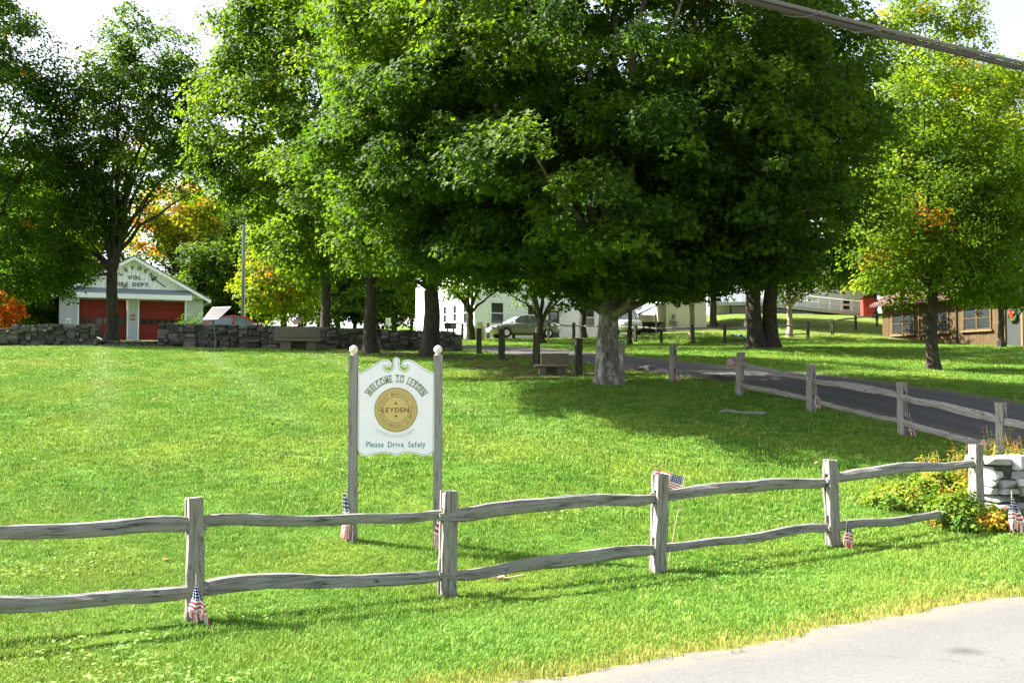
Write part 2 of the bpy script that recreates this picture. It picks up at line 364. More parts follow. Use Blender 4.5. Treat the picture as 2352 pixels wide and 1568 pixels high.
_glyph = {}
def glyph(ch, ext=.0, bold=0.0):
    key = (ch, ext, bold)
    if key in _glyph: return _glyph[key]
    cu = bpy.data.curves.new('glyph', 'FONT'); cu.body = ch; cu.size = 1; cu.extrude = ext; cu.offset = bold; cu.resolution_u = 3
    o = bpy.data.objects.new('glyph', cu); C.objects.link(o)
    dg = bpy.context.evaluated_depsgraph_get(); me = bpy.data.meshes.new_from_object(o.evaluated_get(dg))
    vs = [tuple(v.co) for v in me.vertices]; fs = [tuple(p.vertices) for p in me.polygons]
    bpy.data.objects.remove(o); bpy.data.curves.remove(cu); bpy.data.meshes.remove(me)
    w = max((v[0] for v in vs), default=.0); x0 = min((v[0] for v in vs), default=0)
    _glyph[key] = (vs, fs, x0, w); return _glyph[key]
def text_line(mb, txt, cx, cz, size, y, sx=1.0, bold=0.0, space=.3, gap=.08, serif=False):
    items = []; x = 0
    for ch in txt:
        if ch == ' ': x += space; continue
        vs, fs, x0, x1 = glyph(ch, 0, bold); items.append((vs, fs, x - x0)); x += x1 - x0 + gap
    x -= gap
    for vs, fs, ox in items:
        mb.add([(cx + ((v[0] + ox) - x / 2) * size * sx, y, cz + v[1] * size) for v in vs], fs)
def text_arc(mb, txt, cx, cz, rad, size, y, a_mid=90, sx=1.0, bold=0, space=.3, gap=.08, inward=False, serif=0):
    items = []; x = 0
    for ch in txt:
        if ch == ' ': x += space; continue
        vs, fs, x0, x1 = glyph(ch, 0, bold); items.append((vs, fs, x0, x1, x)); x += x1 - x0 + gap
    x -= gap
    for vs, fs, x0, x1, ox in items:
        mid = (ox + (x1 - x0) / 2 - x / 2) * size * sx
        ang = (R(a_mid) - mid / rad) if not inward else (R(a_mid) + mid / rad)
        tx, tz = (math.sin(ang), -math.cos(ang)) if not inward else (-math.sin(ang), math.cos(ang))
        nx, nz = (math.cos(ang), math.sin(ang)) if not inward else (-math.cos(ang), -math.sin(ang))
        bx, bz = cx + rad * math.cos(ang), cz + rad * math.sin(ang); w = (x1 - x0) / 2
        pt = lambda a, b: (bx + tx * a * size * sx + nx * b * size, y, bz + tz * a * size * sx + nz * b * size)
        mb.add([pt(v[0] - x0 - w, v[1]) for v in vs], fs)
        if serif:
            for b in (0, .69):
                q = [pt(-w - .07, b - .0), pt(w + .07, b), pt(w + .07, b + serif), pt(-w - .07, b + serif)]
                mb.add([(p[0], p[1] + .0002, p[2]) for p in q], [(0, 1, 2, 3)])

# ------------------------------------------------------------------ the ground, road and driveway
def on_ground(px, py):
    lo, hi = 3.0, 120.0
    for k in range(400):
        d = 3 + k * .25; p = at(px, py, d)
        if p[2] <= h(p[0], p[1]): return p[:2]
    return at(px, py, 60)[:2]
RE = np.array([on_ground(1250, 1568), on_ground(1600, 1497), on_ground(1900, 1437), on_ground(2352, 1368)])
rd = RE[3] - RE[0]; rd /= np.linalg.norm(rd); rn = np.array([-rd[1], rd[0]])     # rn points to the lawn
def road_side(x, y):     # signed distance to the road edge, positive on the lawn
    return (x - RE[0][0]) * rn[0] + (y - RE[0][1]) * rn[1]
def road_edge_noise(s): return .07 * np.sin(s * 1.3) + .05 * np.sin(s * 3.7 + 1) + .03 * np.sin(s * 9.1)
DR = np.array([(16.5, 4), (14.3, 9), (12.7, 14), (11.1, 19.2), (9.3, 23.6), (7.6, 27.4), (5.4, 31.2), (3.4, 36), (1.2, 42), (-1, 47.5), (-6, 52), (-14, 55), (-24, 58), (-34, 60)], float)
def poly_resample(P, step):
    from_ = [P[0]]
    # Catmull-Rom through the points
    Q = []
    for i in range(len(P) - 1):
        p0, p1, p2, p3 = P[max(i - 1, 0)], P[i], P[i + 1], P[min(i + 2, len(P) - 1)]
        n = max(2, int(np.linalg.norm(p2 - p1) / step))
        for k in range(n):
            t = k / n; Q.append(.5 * ((2 * p1) + (-p0 + p2) * t + (2 * p0 - 5 * p1 + 4 * p2 - p3) * t ** 2 + (-p0 + 3 * p1 - 3 * p2 + p3) * t ** 3))
    Q.append(P[-1]); return np.array(Q)
DRP = poly_resample(DR, .6); DRW = 2.05
def drive_dist(x, y):
    a = np.stack([x.ravel(), y.ravel()], 1); out = np.full(len(a), 99.)
    sel = (a[:, 0] > -40) & (a[:, 0] < 25) & (a[:, 1] > 0) & (a[:, 1] < 66); b = a[sel]; o = np.empty(len(b))
    for i in range(0, len(b), 8000): o[i:i+8000] = np.sqrt(((b[i:i+8000, None] - DRP[None]) ** 2).sum(2).min(1))
    out[sel] = o; return out.reshape(x.shape)
def smooth(a, b, x): t = np.clip((x - a) / (b - a), 0, 1); return t * t * (3 - 2 * t)
def wob(x, y): return .5 + .25 * np.sin(x * 1.7 + np.sin(y * 1.1) * 2) + .25 * np.sin(y * 2.3 + np.sin(x * .9) * 2.2)
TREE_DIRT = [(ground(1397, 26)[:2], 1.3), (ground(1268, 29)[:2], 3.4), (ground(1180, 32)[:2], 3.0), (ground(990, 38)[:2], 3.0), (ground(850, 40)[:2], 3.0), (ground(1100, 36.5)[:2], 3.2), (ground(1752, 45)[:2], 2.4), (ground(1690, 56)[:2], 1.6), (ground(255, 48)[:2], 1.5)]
def masks(X, Y):
    rs = road_side(X, Y); s = (X - RE[0][0]) * rd[0] + (Y - RE[0][1]) * rd[1]; rs = rs + road_edge_noise(s); dd = drive_dist(X, Y)
    dry = (1 - smooth(.15, .6, rs)) * .8 + .35 * (1 - smooth(DRW, DRW + .45, dd))
    px = 1176 + FPX * X / np.maximum(Y, 1)
    dry = np.maximum(dry, .75 * (1 - smooth(.4, 1, ((X + 16) / 5.5) ** 2 + ((Y - 32) / 2.2) ** 2)) * wob(X * 1.5, Y * 1.5))
    dry = np.maximum(dry, smooth(54, 62, Y) * smooth(-4, 2, X) * .2 * wob(X * .7, Y * .8))
    dirt_shade = .5 * smooth(55, 62, Y) * smooth(-3, 3, X) * (.2 + .8 * wob(X * .5, Y * .6)); px_ = 1176 + FPX * X / np.maximum(Y, 1)  # olive patches on the far bank, also darkening it in place of tree shade
    dirt_shade = np.maximum(dirt_shade, .9 * (1 - smooth(.5, 1, np.hypot((X - 15.2) / 2.6, (Y - 71) / 8))))
    for p, r in TREE_DIRT: dirt_shade = np.maximum(dirt_shade, (1 - smooth(r * .45, r, np.hypot(X - p[0], (Y - p[1])) + .5 * wob(X, Y))) * .9)
    stripe = np.zeros_like(X)
    for c, sl in ((-16.5, .01), (-12.6, -.01), (-20.6, .02), (-8.6, .0)):      # mower passes up the slope
        cx = c + sl * (Y - 30) - (Y - 40) * .42
        stripe = np.maximum(stripe, (1 - smooth(.15, .55, np.abs(X - cx))) * smooth(17, 26, Y) * (1 - smooth(40, 42, Y)) * (.4 + .6 * wob(X * 2, Y * 3)))
    return rs, dd, dry, dirt_shade, stripe
def axis(fine0, fine1, step, lo, hi):
    a = list(np.arange(fine0, fine1 + 1e-6, step)); s = step; x = fine1
    while x < hi: s *= 1.35; x = min(x + s, hi); a.append(x)
    s = step; x = fine0
    while x > lo: s *= 1.35; x = max(x - s, lo); a.insert(0, x)
    return np.array(a)
gx = axis(-36, 36, .4, -900, 900); gy = axis(2, 86, .4, -400, 1500)
GX, GY = np.meshgrid(gx, gy)
gz = H(np.clip(GX, -300, 300), np.clip(GY, -300, 400))
rs, dd, dry, dirt_shade, stripe = masks(GX, GY)
gz2 = gz - .10 * (1 - smooth(-.35, .05, rs)) * (rs > -9.5) - .10 * (1 - smooth(DRW - .45, DRW - .05, dd))
gz2 += (.02 * np.sin(GX * 2.1 + GY) * np.sin(GY * 1.7) + .012 * np.sin(GX * 5.3) * np.sin(GY * 4.1)) * (rs > .3) * (dd > DRW + .3)
nx_, ny_ = len(gx), len(gy); ii = np.arange(nx_ * ny_).reshape(ny_, nx_)
gf = np.stack([ii[:-1, :-1], ii[:-1, 1:], ii[1:, 1:], ii[1:, :-1]], -1).reshape(-1, 4)
me = np_mesh('ground', np.stack([GX, GY, gz2], -1).reshape(-1, 3), gf, {'dry': ('POINT', dry.ravel()), 'dirt_shade': ('POINT', dirt_shade.ravel()), 'stripe': ('POINT', stripe.ravel())})
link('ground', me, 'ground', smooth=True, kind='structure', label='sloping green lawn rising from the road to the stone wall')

sv = np.arange(-40, 60, .25); tv = np.concatenate([[0], np.linspace(.15, 7.5, 26)])
SV, TV = np.meshgrid(sv, tv); e0 = -road_edge_noise(SV) * np.clip(1 - TV / 2, 0, 1)
RX = RE[0][0] + SV * rd[0] - (TV - e0) * rn[0]; RY = RE[0][1] + SV * rd[1] - (TV - e0) * rn[1]
RZ = H(RX, RY) + .0 + .02 * np.clip(TV, 0, 1)
ii = np.arange(SV.size).reshape(SV.shape); rf = np.stack([ii[:-1, :-1], ii[1:, :-1], ii[1:, 1:], ii[:-1, 1:]], -1).reshape(-1, 4)
st = on_ground(2215, 1513)
M['road'] = m_asphalt('road_asphalt', (.058, .058, .058), (.128, .128, .128), (st[0], st[1]))
link('road', np_mesh('road', np.stack([RX, RY, RZ], -1).reshape(-1, 3), rf, {'edge': ('POINT', (1 - smooth(.05, .55, TV)).ravel()), 'track': ('POINT', (np.exp(-((TV - 1.5) / .5) ** 2) * .25).ravel())}), 'road', smooth=True, kind='structure', label='sunlit grey asphalt road at the bottom of the lawn')
dt = np.gradient(DRP, axis=0); dt /= np.linalg.norm(dt, axis=1)[:, None]; dn = np.stack([-dt[:, 1], dt[:, 0]], 1)
ov = np.linspace(-DRW, DRW, 11); DX = DRP[:, None, 0] + dn[:, None, 0] * ov; DY = DRP[:, None, 1] + dn[:, None, 1] * ov
DZ = H(DX, DY) + .01; ii = np.arange(DX.size).reshape(DX.shape); df = np.stack([ii[:-1, :-1], ii[1:, :-1], ii[1:, 1:], ii[:-1, 1:]], -1).reshape(-1, 4)[:, ::-1]
link('driveway', np_mesh('driveway', np.stack([DX, DY, DZ], -1).reshape(-1, 3), df, {'edge': ('POINT', smooth(1.1, 2.0, np.abs(np.broadcast_to(ov, DX.shape))).ravel()), 'track': ('POINT', np.exp(-((np.abs(np.broadcast_to(ov, DX.shape)) - .82) / .3) ** 2).ravel())}), 'drive', smooth=True, kind='structure', label='dark asphalt driveway curving up behind the rail fence')

# ------------------------------------------------------------------ split rail fences
def rail_mesh(L, r, rng, flat=.62):
    n = 22; vs = []; ph = rng.uniform(0, 6); a1 = rng.uniform(.5, 1.1) * .03; tw = rng.uniform(-.7, .7); bow = rng.uniform(-.02, .03)
    sec = [(-1, -.75), (-.35, -1.0), (.55, -.92), (1, -.35), (.85, .45), (.25, .95), (-.45, .88), (-1, .3)]
    sec = [(a * rng.uniform(.85, 1.1), b * rng.uniform(.85, 1.1)) for a, b in sec]; dr = [[0.0] * 8 for _ in range(n)]
    for j in range(8):
        v = 0
        for i in range(n): v = v * .82 + rng.uniform(-1, 1) * .085; dr[i][j] = v
    for i in range(n):
        t = i / (n - 1); x = t * L; e = min(1, .60 + 4.0 * min(t, 1 - t)); rr = r * e * (1 + .10 * math.sin(5 * t + ph))
        cz = a1 * math.sin(4.5 * t + ph) * min(1, 6 * min(t, 1 - t)) + .008 * math.sin(14 * t + ph * 3) + bow * math.sin(math.pi * t); cy = .02 * math.sin(3 * t + ph * 2)
        for j in range(8):
            y, z = sec[j][0] * flat * rr * (1 + dr[i][j]), sec[j][1] * rr * (1 + dr[i][j]); c, s_ = math.cos(tw * t * .6), math.sin(tw * t * .6)
            vs.append((x, cy + y * c - z * s_, cz + y * s_ + z * c))
    mb = MB(); mb.add(vs, [(i * 8 + j, i * 8 + (j + 1) % 8, (i + 1) * 8 + (j + 1) % 8, (i + 1) * 8 + j) for i in range(n - 1) for j in range(8)] + [tuple(reversed(range(8))), tuple(range((n - 1) * 8, n * 8))])
    return mb
def post_mesh(hh, w, dpt, slots, rng):
    """two cheeks with blocks between them so that the mortises are real openings; mortises run along local x"""
    mb = MB(); zs = [-.25, 0, .2 * hh, .4 * hh, .6 * hh, .8 * hh, hh]
    ck = dpt * .32
    def cheek(y0, y1):
        vs = []; 
        ph = rng.uniform(0, 6)
        for i, z in enumerate(zs):
            o = .006 * math.sin(i * 2 + ph); ch = .007
            sh = 1 + .12 * max(0, 1 - max(z, 0) / hh) * .8
            X0, X1 = -w / 2 * sh + rng.uniform(-.009, .009), w / 2 * sh + rng.uniform(-.009, .009)
            a, b = y0 + o + rng.uniform(-.007, .007), y1 + o
            vs += [(X0 + ch, a, z), (X1 - ch, a, z), (X1, a + ch, z), (X1, b - ch, z), (X1 - ch, b, z), (X0 + ch, b, z), (X0, b - ch, z), (X0, a + ch, z)]
        k = len(zs)
        for q in range(8): vs[(k - 1) * 8 + q] = (*vs[(k - 1) * 8 + q][:2], hh + rng.uniform(-.012, .012))
        mb.add(vs, [(i * 8 + j, i * 8 + (j + 1) % 8, (i + 1) * 8 + (j + 1) % 8, (i + 1) * 8 + j) for i in range(k - 1) for j in range(8)] + [tuple(reversed(range(8))), tuple(range((k - 1) * 8, k * 8))])
    cheek(-dpt / 2, -dpt / 2 + ck); cheek(dpt / 2 - ck, dpt / 2)
    z = -.25
    for a, b in slots + [(hh - .012, hh)]:
        if a > z: mb.box((0, 0, (z + a) / 2), (w * .93, dpt - 2 * ck + .004, a - z))
        z = b
    return mb
def add_rail(root, base, p, q, r, rng, mat='rail'):
    r *= .92
    p = np.array(p); q = np.array(q); L = np.linalg.norm(q - p)
    o = rail_mesh(L, r, rng).build('rail', mat, root)
    d = Vector(q - p).normalized(); o.location = Vector(p - base); o.rotation_euler = d.to_track_quat('X', 'Z').to_euler(); return o
def fence(name, label, spec, rails, w=.14, dpt=.13, mat='post', rr=.058, seed=1, rmat='rail', cat='fence', extra=(), slots_at=(.28, .76)):
    rng = random.Random(seed); base = ground(spec[0][0], spec[0][1]); root = thing(name, label, cat, base)
    B = [ground(px, d) for px, d, hh, lean in spec]
    for i, (px, d, hh, lean) in enumerate(spec):
        t = B[min(i + 1, len(B) - 1)] - B[max(i - 1, 0)]; a = math.atan2(t[1], t[0]) + rng.uniform(-.05, .05)
        o = post_mesh(hh, w * rng.uniform(.94, 1.06), dpt * rng.uniform(.95, 1.05), [(hh * s - .06, hh * s + .085) for s in slots_at], rng).build('post', mat if not isinstance(mat, list) else mat[i], root)
        o.location = Vector(B[i] - base); o.rotation_euler = (rng.uniform(-.015, .015), lean, a)
    for i, j, zi, zj, r in rails:
        t = (B[j] - B[i]); t[2] = 0; t /= np.linalg.norm(t); nrm = np.array([-t[1], t[0], 0])
        off = .02 * (1 if i % 2 else -1)
        add_rail(root, base, B[i] + (0, 0, zi) - t * .10 + nrm * off, B[j] + (0, 0, zj) + t * .10 + nrm * off, r, rng, rmat)
    return root, B, base

F1 = [(-300, 7.6, 1.06, 0), (452, 8.8, 1.068, .0), (1028, 10.0, 1.035, .028), (1508, 11.1, 1.08, .04), (1909, 12.2, 1.045, -.02), (2238, 13.2, 1.065, -.015)]
fence('split_rail_fence', 'weathered grey two-rail fence running along the road verge in front', F1,
      [(0, 1, .86, .83, .066), (1, 2, .86, .81, .066), (2, 3, .80, .83, .072), (3, 4, .85, .79, .07), (4, 5, .80, .83, .07),
       (0, 1, .30, .275, .082), (1, 2, .27, .22, .078), (2, 3, .22, .27, .066), (3, 4, .27, .22, .062), (4, 5, .22, .26, .062)], seed=3)
F2 = [(1426, 27.6, 1.02, .02), (1545, 26.9, 1.03, .02), (1698, 24.2, 1.05, .06), (1862, 22.3, 1.04, .02), (2072, 19.9, 1.06, -.02), (2300, 17.6, 1.06, -.02), (2560, 15.6, 1.05, 0)]
fence('split_rail_fence', 'grey two-rail fence between the shaded lawn and the dark driveway', F2,
      [(2, 3, .82, .70, .075), (3, 4, .72, .78, .075), (4, 5, .80, .74, .085), (5, 6, .72, .70, .08),
       (2, 3, .30, .24, .06), (3, 4, .24, .26, .06), (4, 5, .30, .26, .065)], seed=5, w=.16)
# bare posts left where the rails are gone
for (px, d, hh, lab) in ((1100, 40.5, 1.04, 'dark shaded fence post nearest the stone wall end'), (1152, 35.8, 1.1, 'dark fence post in front of the grey sedan bonnet'),
                         (1232, 31.8, 1.08, 'dark fence post directly behind the small stone bench left end'), (1328, 28.4, 1.07, 'dark fence post beside the right end of the small stone bench')):
    b = ground(px, d); rng = random.Random(px)
    o = post_mesh(hh, .19, .17, [(hh * .3 - .06, hh * .3 + .08), (hh * .76 - .06, hh * .76 + .08)], rng).build('fence_post', 'dark_post', loc=b, rot=(0, .01, rng.uniform(-.5, .5)), label=lab, category='fence post', group='bare fence posts along the driveway')
F3 = [(1062, 63, 1.0, 0), (1121, 62.5, 1.0, 0), (1180, 62, 1.0, 0), (1260, 61, 1.0, 0), (1318, 60, 1.0, 0), (1400, 58, 1.0, 0), (1460, 57, 1.0, 0), (1519, 56, 1.02, 0), (1592, 55.5, 1.0, 0), (1666, 55, 1.0, 0), (1757, 56, 1.0, 0), (1857, 59, 1.0, 0), (1913, 63, 1.0, 0), (1967, 67, 1.0, 0), (2016, 71, 1.05, 0)]
fence('split_rail_fence', 'low post and rail fence at the foot of the grassy bank by the white house', F3,
      [(k, k + 1, .84, .84, .055) for k in range(3, 14)] + [(10, 11, .3, .3, .05)], seed=9, w=.15, dpt=.14, mat='dark_post', slots_at=(.3, .84))
b = on_ground(1703, 953); bz = h(*b); rg = random.Random(4)
o = rail_mesh(1.0, .045, rg).build('fallen_rail', 'rail', smooth=True, loc=(b[0] - .48, b[1] + .1, bz + .05), rot=(0, .02, -.22), label='short broken grey rail lying on the shaded lawn', category='rail')
# ------------------------------------------------------------------ welcome sign
SGN = ground(911, 12.0)
sgn = thing('welcome_sign', 'white painted welcome sign with a gold seal between two grey posts', 'sign', SGN, 0)
K = .0017325
def zp(x, z): return ((x - 454) * K, (1460 - z) * K + .02)         # sign drawing units -> metres
for px, zt in ((812, 150), (1006, 155)):
    x = (px - 911) / FPX * 12; w = .105
    top = (1233 - 806) / FPX * 12
    mb = MB(); mb.box((x, 0, top / 2 - .15), (w, w, top + .3), 0, .002)
    mb.add([(x - w / 2, -w / 2, top), (x + w / 2, -w / 2, top), (x + w / 2, w / 2, top), (x - w / 2, w / 2, top), (x - .03, -.03, top + .02), (x + .03, -.03, top + .02), (x + .03, .03, top + .02), (x - .03, .03, top + .02)],
           [(0, 1, 5, 4), (1, 2, 6, 5), (2, 3, 7, 6), (3, 0, 4, 7), (4, 5, 6, 7)])
    p = mb.build('post', 'signpost', sgn)
    r = .051; zc = top + .07
    prof = [(.028, top + .015), (.03, top + .02)] + [(r * math.cos(a), zc + r * math.sin(a)) for a in np.linspace(-1.0, 1.5, 12)] + [(.001, zc + r)]
    MB().lathe(prof, 20, (x, 0, 0)).build('ball_finial', 'knob', p, True)
half = [(0, 858), (16, 853), (34, 846), (65, 839), (100, 840), (135, 846), (170, 854), (205, 860), (230, 857), (248, 846), (259, 833), (264, 812), (264, 560), (264, 290), (248, 286), (230, 278), (190, 256), (155, 231), (122, 209), (100, 199), (80, 196), (62, 198), (47, 205), (38, 217), (36, 231), (42, 243), (56, 250), (68, 247), (72, 240), (82, 240), (86, 250), (81, 263), (68, 273), (50, 276), (36, 270), (28, 258), (24, 244), (22, 228), (24, 208), (20, 192), (12, 182), (0, 179)]
out = half + [(-x, z) for x, z in reversed(half[1:-1])]
poly = [((x) * K, (1460 - z) * K) for x, z in out]
def offset_poly(P, d):
    n = len(P); Q = []
    for i in range(n):
        a, b, c = np.array(P[i - 1]), np.array(P[i]), np.array(P[(i + 1) % n])
        t1 = (b - a) / (np.linalg.norm(b - a) + 1e-9); t2 = (c - b) / (np.linalg.norm(c - b) + 1e-9)
        nn = np.array([-t1[1], t1[0]]) + np.array([-t2[1], t2[0]]); l = np.linalg.norm(nn); nn = nn / l if l > .2 else np.array([-t1[1], t1[0]])
        Q.append(tuple(b + nn * d))
    return Q
SY = -.055
pan = MB().prism(poly, SY, SY + .03).build('sign_panel', 'signwhite', sgn)
i1, i2 = offset_poly(poly, .010), offset_poly(poly, .0155); n = len(poly)
mb = MB(); mb.add([(p[0], SY - .0015, p[1]) for p in i1] + [(p[0], SY - .0015, p[1]) for p in i2], [(i, (i + 1) % n, (i + 1) % n + n, i + n) for i in range(n)]); mb.build('border_line', 'blue_ink', pan)
for sx_ in (-.455, .455): MB().box((sx_, SY + .045, 1.545), (.03, .03, .94)).build('side_batten', 'dark_metal', sgn)
def disc(mb, cx, cz, r, y, n=48, r0=0):
    if r0 == 0: mb.add([(cx + r * math.cos(2 * math.pi * k / n), y, cz + r * math.sin(2 * math.pi * k / n)) for k in range(n)], [tuple(range(n))])
    else: mb.add([(cx + q * math.cos(2 * math.pi * k / n), y, cz + q * math.sin(2 * math.pi * k / n)) for q in (r0, r) for k in range(n)], [(k, (k + 1) % n, (k + 1) % n + n, k + n) for k in range(n)])
cz = (1460 - 543) * K; rS = 150 * K
mb = MB(); mb.prism([(rS * math.cos(a), cz + rS * 1.03 * math.sin(a)) for a in np.linspace(0, 2 * math.pi, 48, endpoint=False)], SY - .004, SY - .0005); seal = mb.build('seal', 'gold_dark', pan)
mb = MB(); disc(mb, 0, cz, rS * .935, SY - .0055); mb.build('seal_face', 'gold', pan)
mb = MB(); disc(mb, 0, cz, rS * .865, SY - .007, r0=rS * .845); disc(mb, 0, cz, rS * .615, SY - .007, r0=rS * .588); mb.build('seal_ring', 'tan_ink', pan)
mb = MB(); text_arc(mb, 'DISTRICT MARCH 12, 1784', 0, cz, rS * .665, .047, SY - .0075, 90, 1.0, .015, .42, .10)
text_arc(mb, 'TOWN FEBRUARY 22, 1809', 0, cz, rS * .80, .047, SY - .0075, 270, .9, .015, .5, .10, True); mb.build('seal_text', 'tan_ink', pan)
mb = MB(); text_line(mb, 'LEYDEN.', .004, cz - .028, .078, SY - .0075, 1.02, .018, .3, .14)
for sz in (.076, -.076):
    pts = [( (.022 if k % 2 == 0 else .009) * math.cos(R(90 + 36 * k)), cz + sz + (.022 if k % 2 == 0 else .009) * math.sin(R(90 + 36 * k))) for k in range(10)]
    MB().add([(a, SY - .0075, b) for a, b in pts] + [(0, SY - .0075, cz + sz)], [(10, k, (k + 1) % 10) for k in range(10)]).build('star', 'brown_ink', pan)
mb.build('seal_name', 'brown_ink', pan)
mb = MB(); text_arc(mb, 'WELCOME TO LEYDEN', 0, cz - .025, .358, .115, SY - .002, 90, .56, .03, .5, .07, serif=.07); mb.build('heading_lettering', 'green_ink', pan)
mb = MB(); text_arc(mb, 'WELCOME TO LEYDEN', 0, cz - .025, .360, .112, SY - .004, 90, .56, -.015, .58, .138); mb.build('heading_inlay', 'lime_ink', pan)
mb = MB(); text_arc(mb, 'LEYDEN POLICE DEPT.', 0, cz + .06, .392, .052, SY - .002, 270, .95, .0, .45, .12, True); mb.build('police_lettering', 'pale_ink', pan)
mb = MB(); text_line(mb, 'Please Drive Safely', 0, (1460 - 800) * K, .094, SY - .002, .84, .014, .55, .09); mb.build('slogan_lettering', 'teal_ink', pan)

# ------------------------------------------------------------------ little flags
def flag_hanging(px, d, hgt, lab, lean=0.0, wid=.15, rz=0, dz=0, stick=True, seed=0):
    rng = random.Random(seed); b = ground(px, d); b[2] += dz
    root = thing('small_flag', lab, 'flag', b, rz, 'small stars and stripes flags')
    top = hgt
    MB().tube([(0, 0, -.12), (lean * .5, 0, top * .5), (lean, 0, top + .08)], .0055, 6).build('stick', 'stick', root)
    nu, nv = 9, 16; vs = []; uvs = []; fs = []
    ph = rng.uniform(0, 6)
    for i in range(nv):
        t = i / (nv - 1)
        for j in range(nu):
            s_ = j / (nu - 1) - .5; w = .02 + wid * min(1, t * 1.25) ** .9
            vs.append((lean * (1 - t) + (s_ + .18) * w + .02 * math.sin(t * 5 + ph) * t, -.014 - .026 * math.sin(s_ * 13 + ph + t * 2) * min(1, t * 1.6) - .015 * t, top - .01 - t * (top - .05) - .05 * s_ * t + .022 * math.sin(s_ * 11 + ph) * t))
            uvs.append((.02 + .36 * (s_ + .5), 1 - t / .78) if t < .76 else (.45 + t * .3, (s_ + .5) * .92 + .04))
    fs = [(i * nu + j, i * nu + j + 1, (i + 1) * nu + j + 1, (i + 1) * nu + j) for i in range(nv - 1) for j in range(nu - 1)]
    me = bpy.data.meshes.new('flag_cloth'); me.from_pydata(vs, [], fs); ul = me.uv_layers.new(name='UVMap')
    for l in me.loops: ul.data[l.index].uv = uvs[l.vertex_index]
    link('flag_cloth', me, 'flag', root, True); return root
def flag_flying(loc, du, dv, lab, wav=.03, stick=None, flip=False, seed=0):
    root = thing('small_flag', lab, 'flag', loc, 0, 'small stars and stripes flags')
    nu, nv = 16, 10; du = np.array(du, float); dv = np.array(dv, float); nn = np.cross(du, dv); nn /= np.linalg.norm(nn); vs = []; uvs = []
    for i in range(nv):
        for j in range(nu):
            u, v = j / (nu - 1), i / (nv - 1)
            vs.append(du * u + dv * v + nn * wav * math.sin(u * 7 + v * 1.5 + seed) * u + np.array([0, 0, -.25 * np.linalg.norm(du)]) * u * u * .35); uvs.append((u, v))
    fs = [(i * nu + j, i * nu + j + 1, (i + 1) * nu + j + 1, (i + 1) * nu + j) for i in range(nv - 1) for j in range(nu - 1)]
    me = bpy.data.meshes.new('flag_cloth'); me.from_pydata([tuple(v) for v in vs], [], fs); ul = me.uv_layers.new(name='UVMap')
    for l in me.loops: ul.data[l.index].uv = uvs[l.vertex_index]
    link('flag_cloth', me, 'flag', root, True)
    if stick: MB().tube([np.array(stick[0], float), np.array(stick[1], float)], .006, 6).build('stick', 'stick', root)
    return root
flag_hanging(461, 8.62, .36, 'folded stars and stripes flag at the foot of the leftmost roadside fence post', -.02, .16, 0, 0, seed=1)
flag_hanging(797, 11.95, .62, 'drooping flag beside the left post of the welcome sign', -.03, .13, .2, 0, seed=2)
flag_hanging(1006, 11.7, .58, 'flag mostly hidden behind the fence rail at the sign right post', .06, .12, -.2, 0, seed=3)
flag_hanging(1938, 11.95, .36, 'flag leaning by the right foot of the fourth roadside fence post', .02, .13, .25, 0, seed=4)
flag_hanging(2322, 12.55, .46, 'sunlit flag in front of the pale dry stone wall', -.02, .22, 0, 0.02, seed=5)
flag_hanging(1873, 22.1, .42, 'small flag on the first post right of where the driveway fence rails begin', .02, .12, 0, .1, seed=6)
flag_hanging(2090, 19.7, .40, 'small flag at the foot of the second post right of the start of driveway rails', -.02, .12, 0, .02, seed=7)
flag_hanging(1556, 26.7, .30, 'small flag at the foot of the railless driveway fence post', 0, .14, 0, 0, seed=8)
p = at(1520, 1100, 11.3)
flag_flying(at(1562, 1130, 11.35), (-.33, .12, .11), (.045, .0, .17), 'wind-blown flag arching behind the third roadside fence post', .03, ((.06, 0, .2), (-.16, .1, -1.0)), seed=1)
p = at(1688, 838, 24.5); flag_flying(p, (-.22, -.05, -.02), (.02, 0, .2), 'pale flag flying left of the driveway fence post where the rails begin', .03, ((.02, 0, .25), (.05, .1, -.75)), seed=2)
p = at(690, 742, 43); flag_flying(p, (-.30, -.1, -.08), (.08, 0, .26), 'little flag stuck on top of the stone wall above the long bench', .03, ((.1, 0, .3), (-.05, 0, -.35)), seed=3)
p = on_ground(1160, 1345); pz = h(*p)
fr = flag_flying((p[0], p[1], pz + .05), (-.16, .02, .03), (-.02, .16, .05), 'crumpled white flag lying on the grass under the fence rail', .05, ((0, 0, .0), (.2, .02, .03)), seed=4)

# ------------------------------------------------------------------ dry stone walls
def stone_mesh(seed, jr=(.84, 1.03)):
    rg = random.Random(seed); c = .30; vs = []
    for sx in (-1, 1):
        for sy in (-1, 1):
            for sz in (-1, 1):
                k = [c * rg.uniform(.35, 1.0) for _ in range(3)]; j = [rg.uniform(*jr) for _ in range(3)]
                for ax in range(3):
                    v = [sx * j[0], sy * j[1], sz * j[2]]
                    for a2 in range(3):
                        if a2 != ax: v[a2] -= (sx, sy, sz)[a2] * k[a2]
                    vs.append([q * .5 for q in v])
    import bmesh
    bm = bmesh.new(); [bm.verts.new(v) for v in vs]; bmesh.ops.convex_hull(bm, input=bm.verts[:]); me = bpy.data.meshes.new('stone'); bm.to_mesh(me); bm.free(); return me
STONES = [stone_mesh(k) for k in range(14)]
for s_ in STONES: s_.materials.append(M['stone'])
PST = [stone_mesh(k + 50, (.62, 1.08)) for k in range(8)]
for s_ in PST: s_.materials.append(M['pale_stone'])
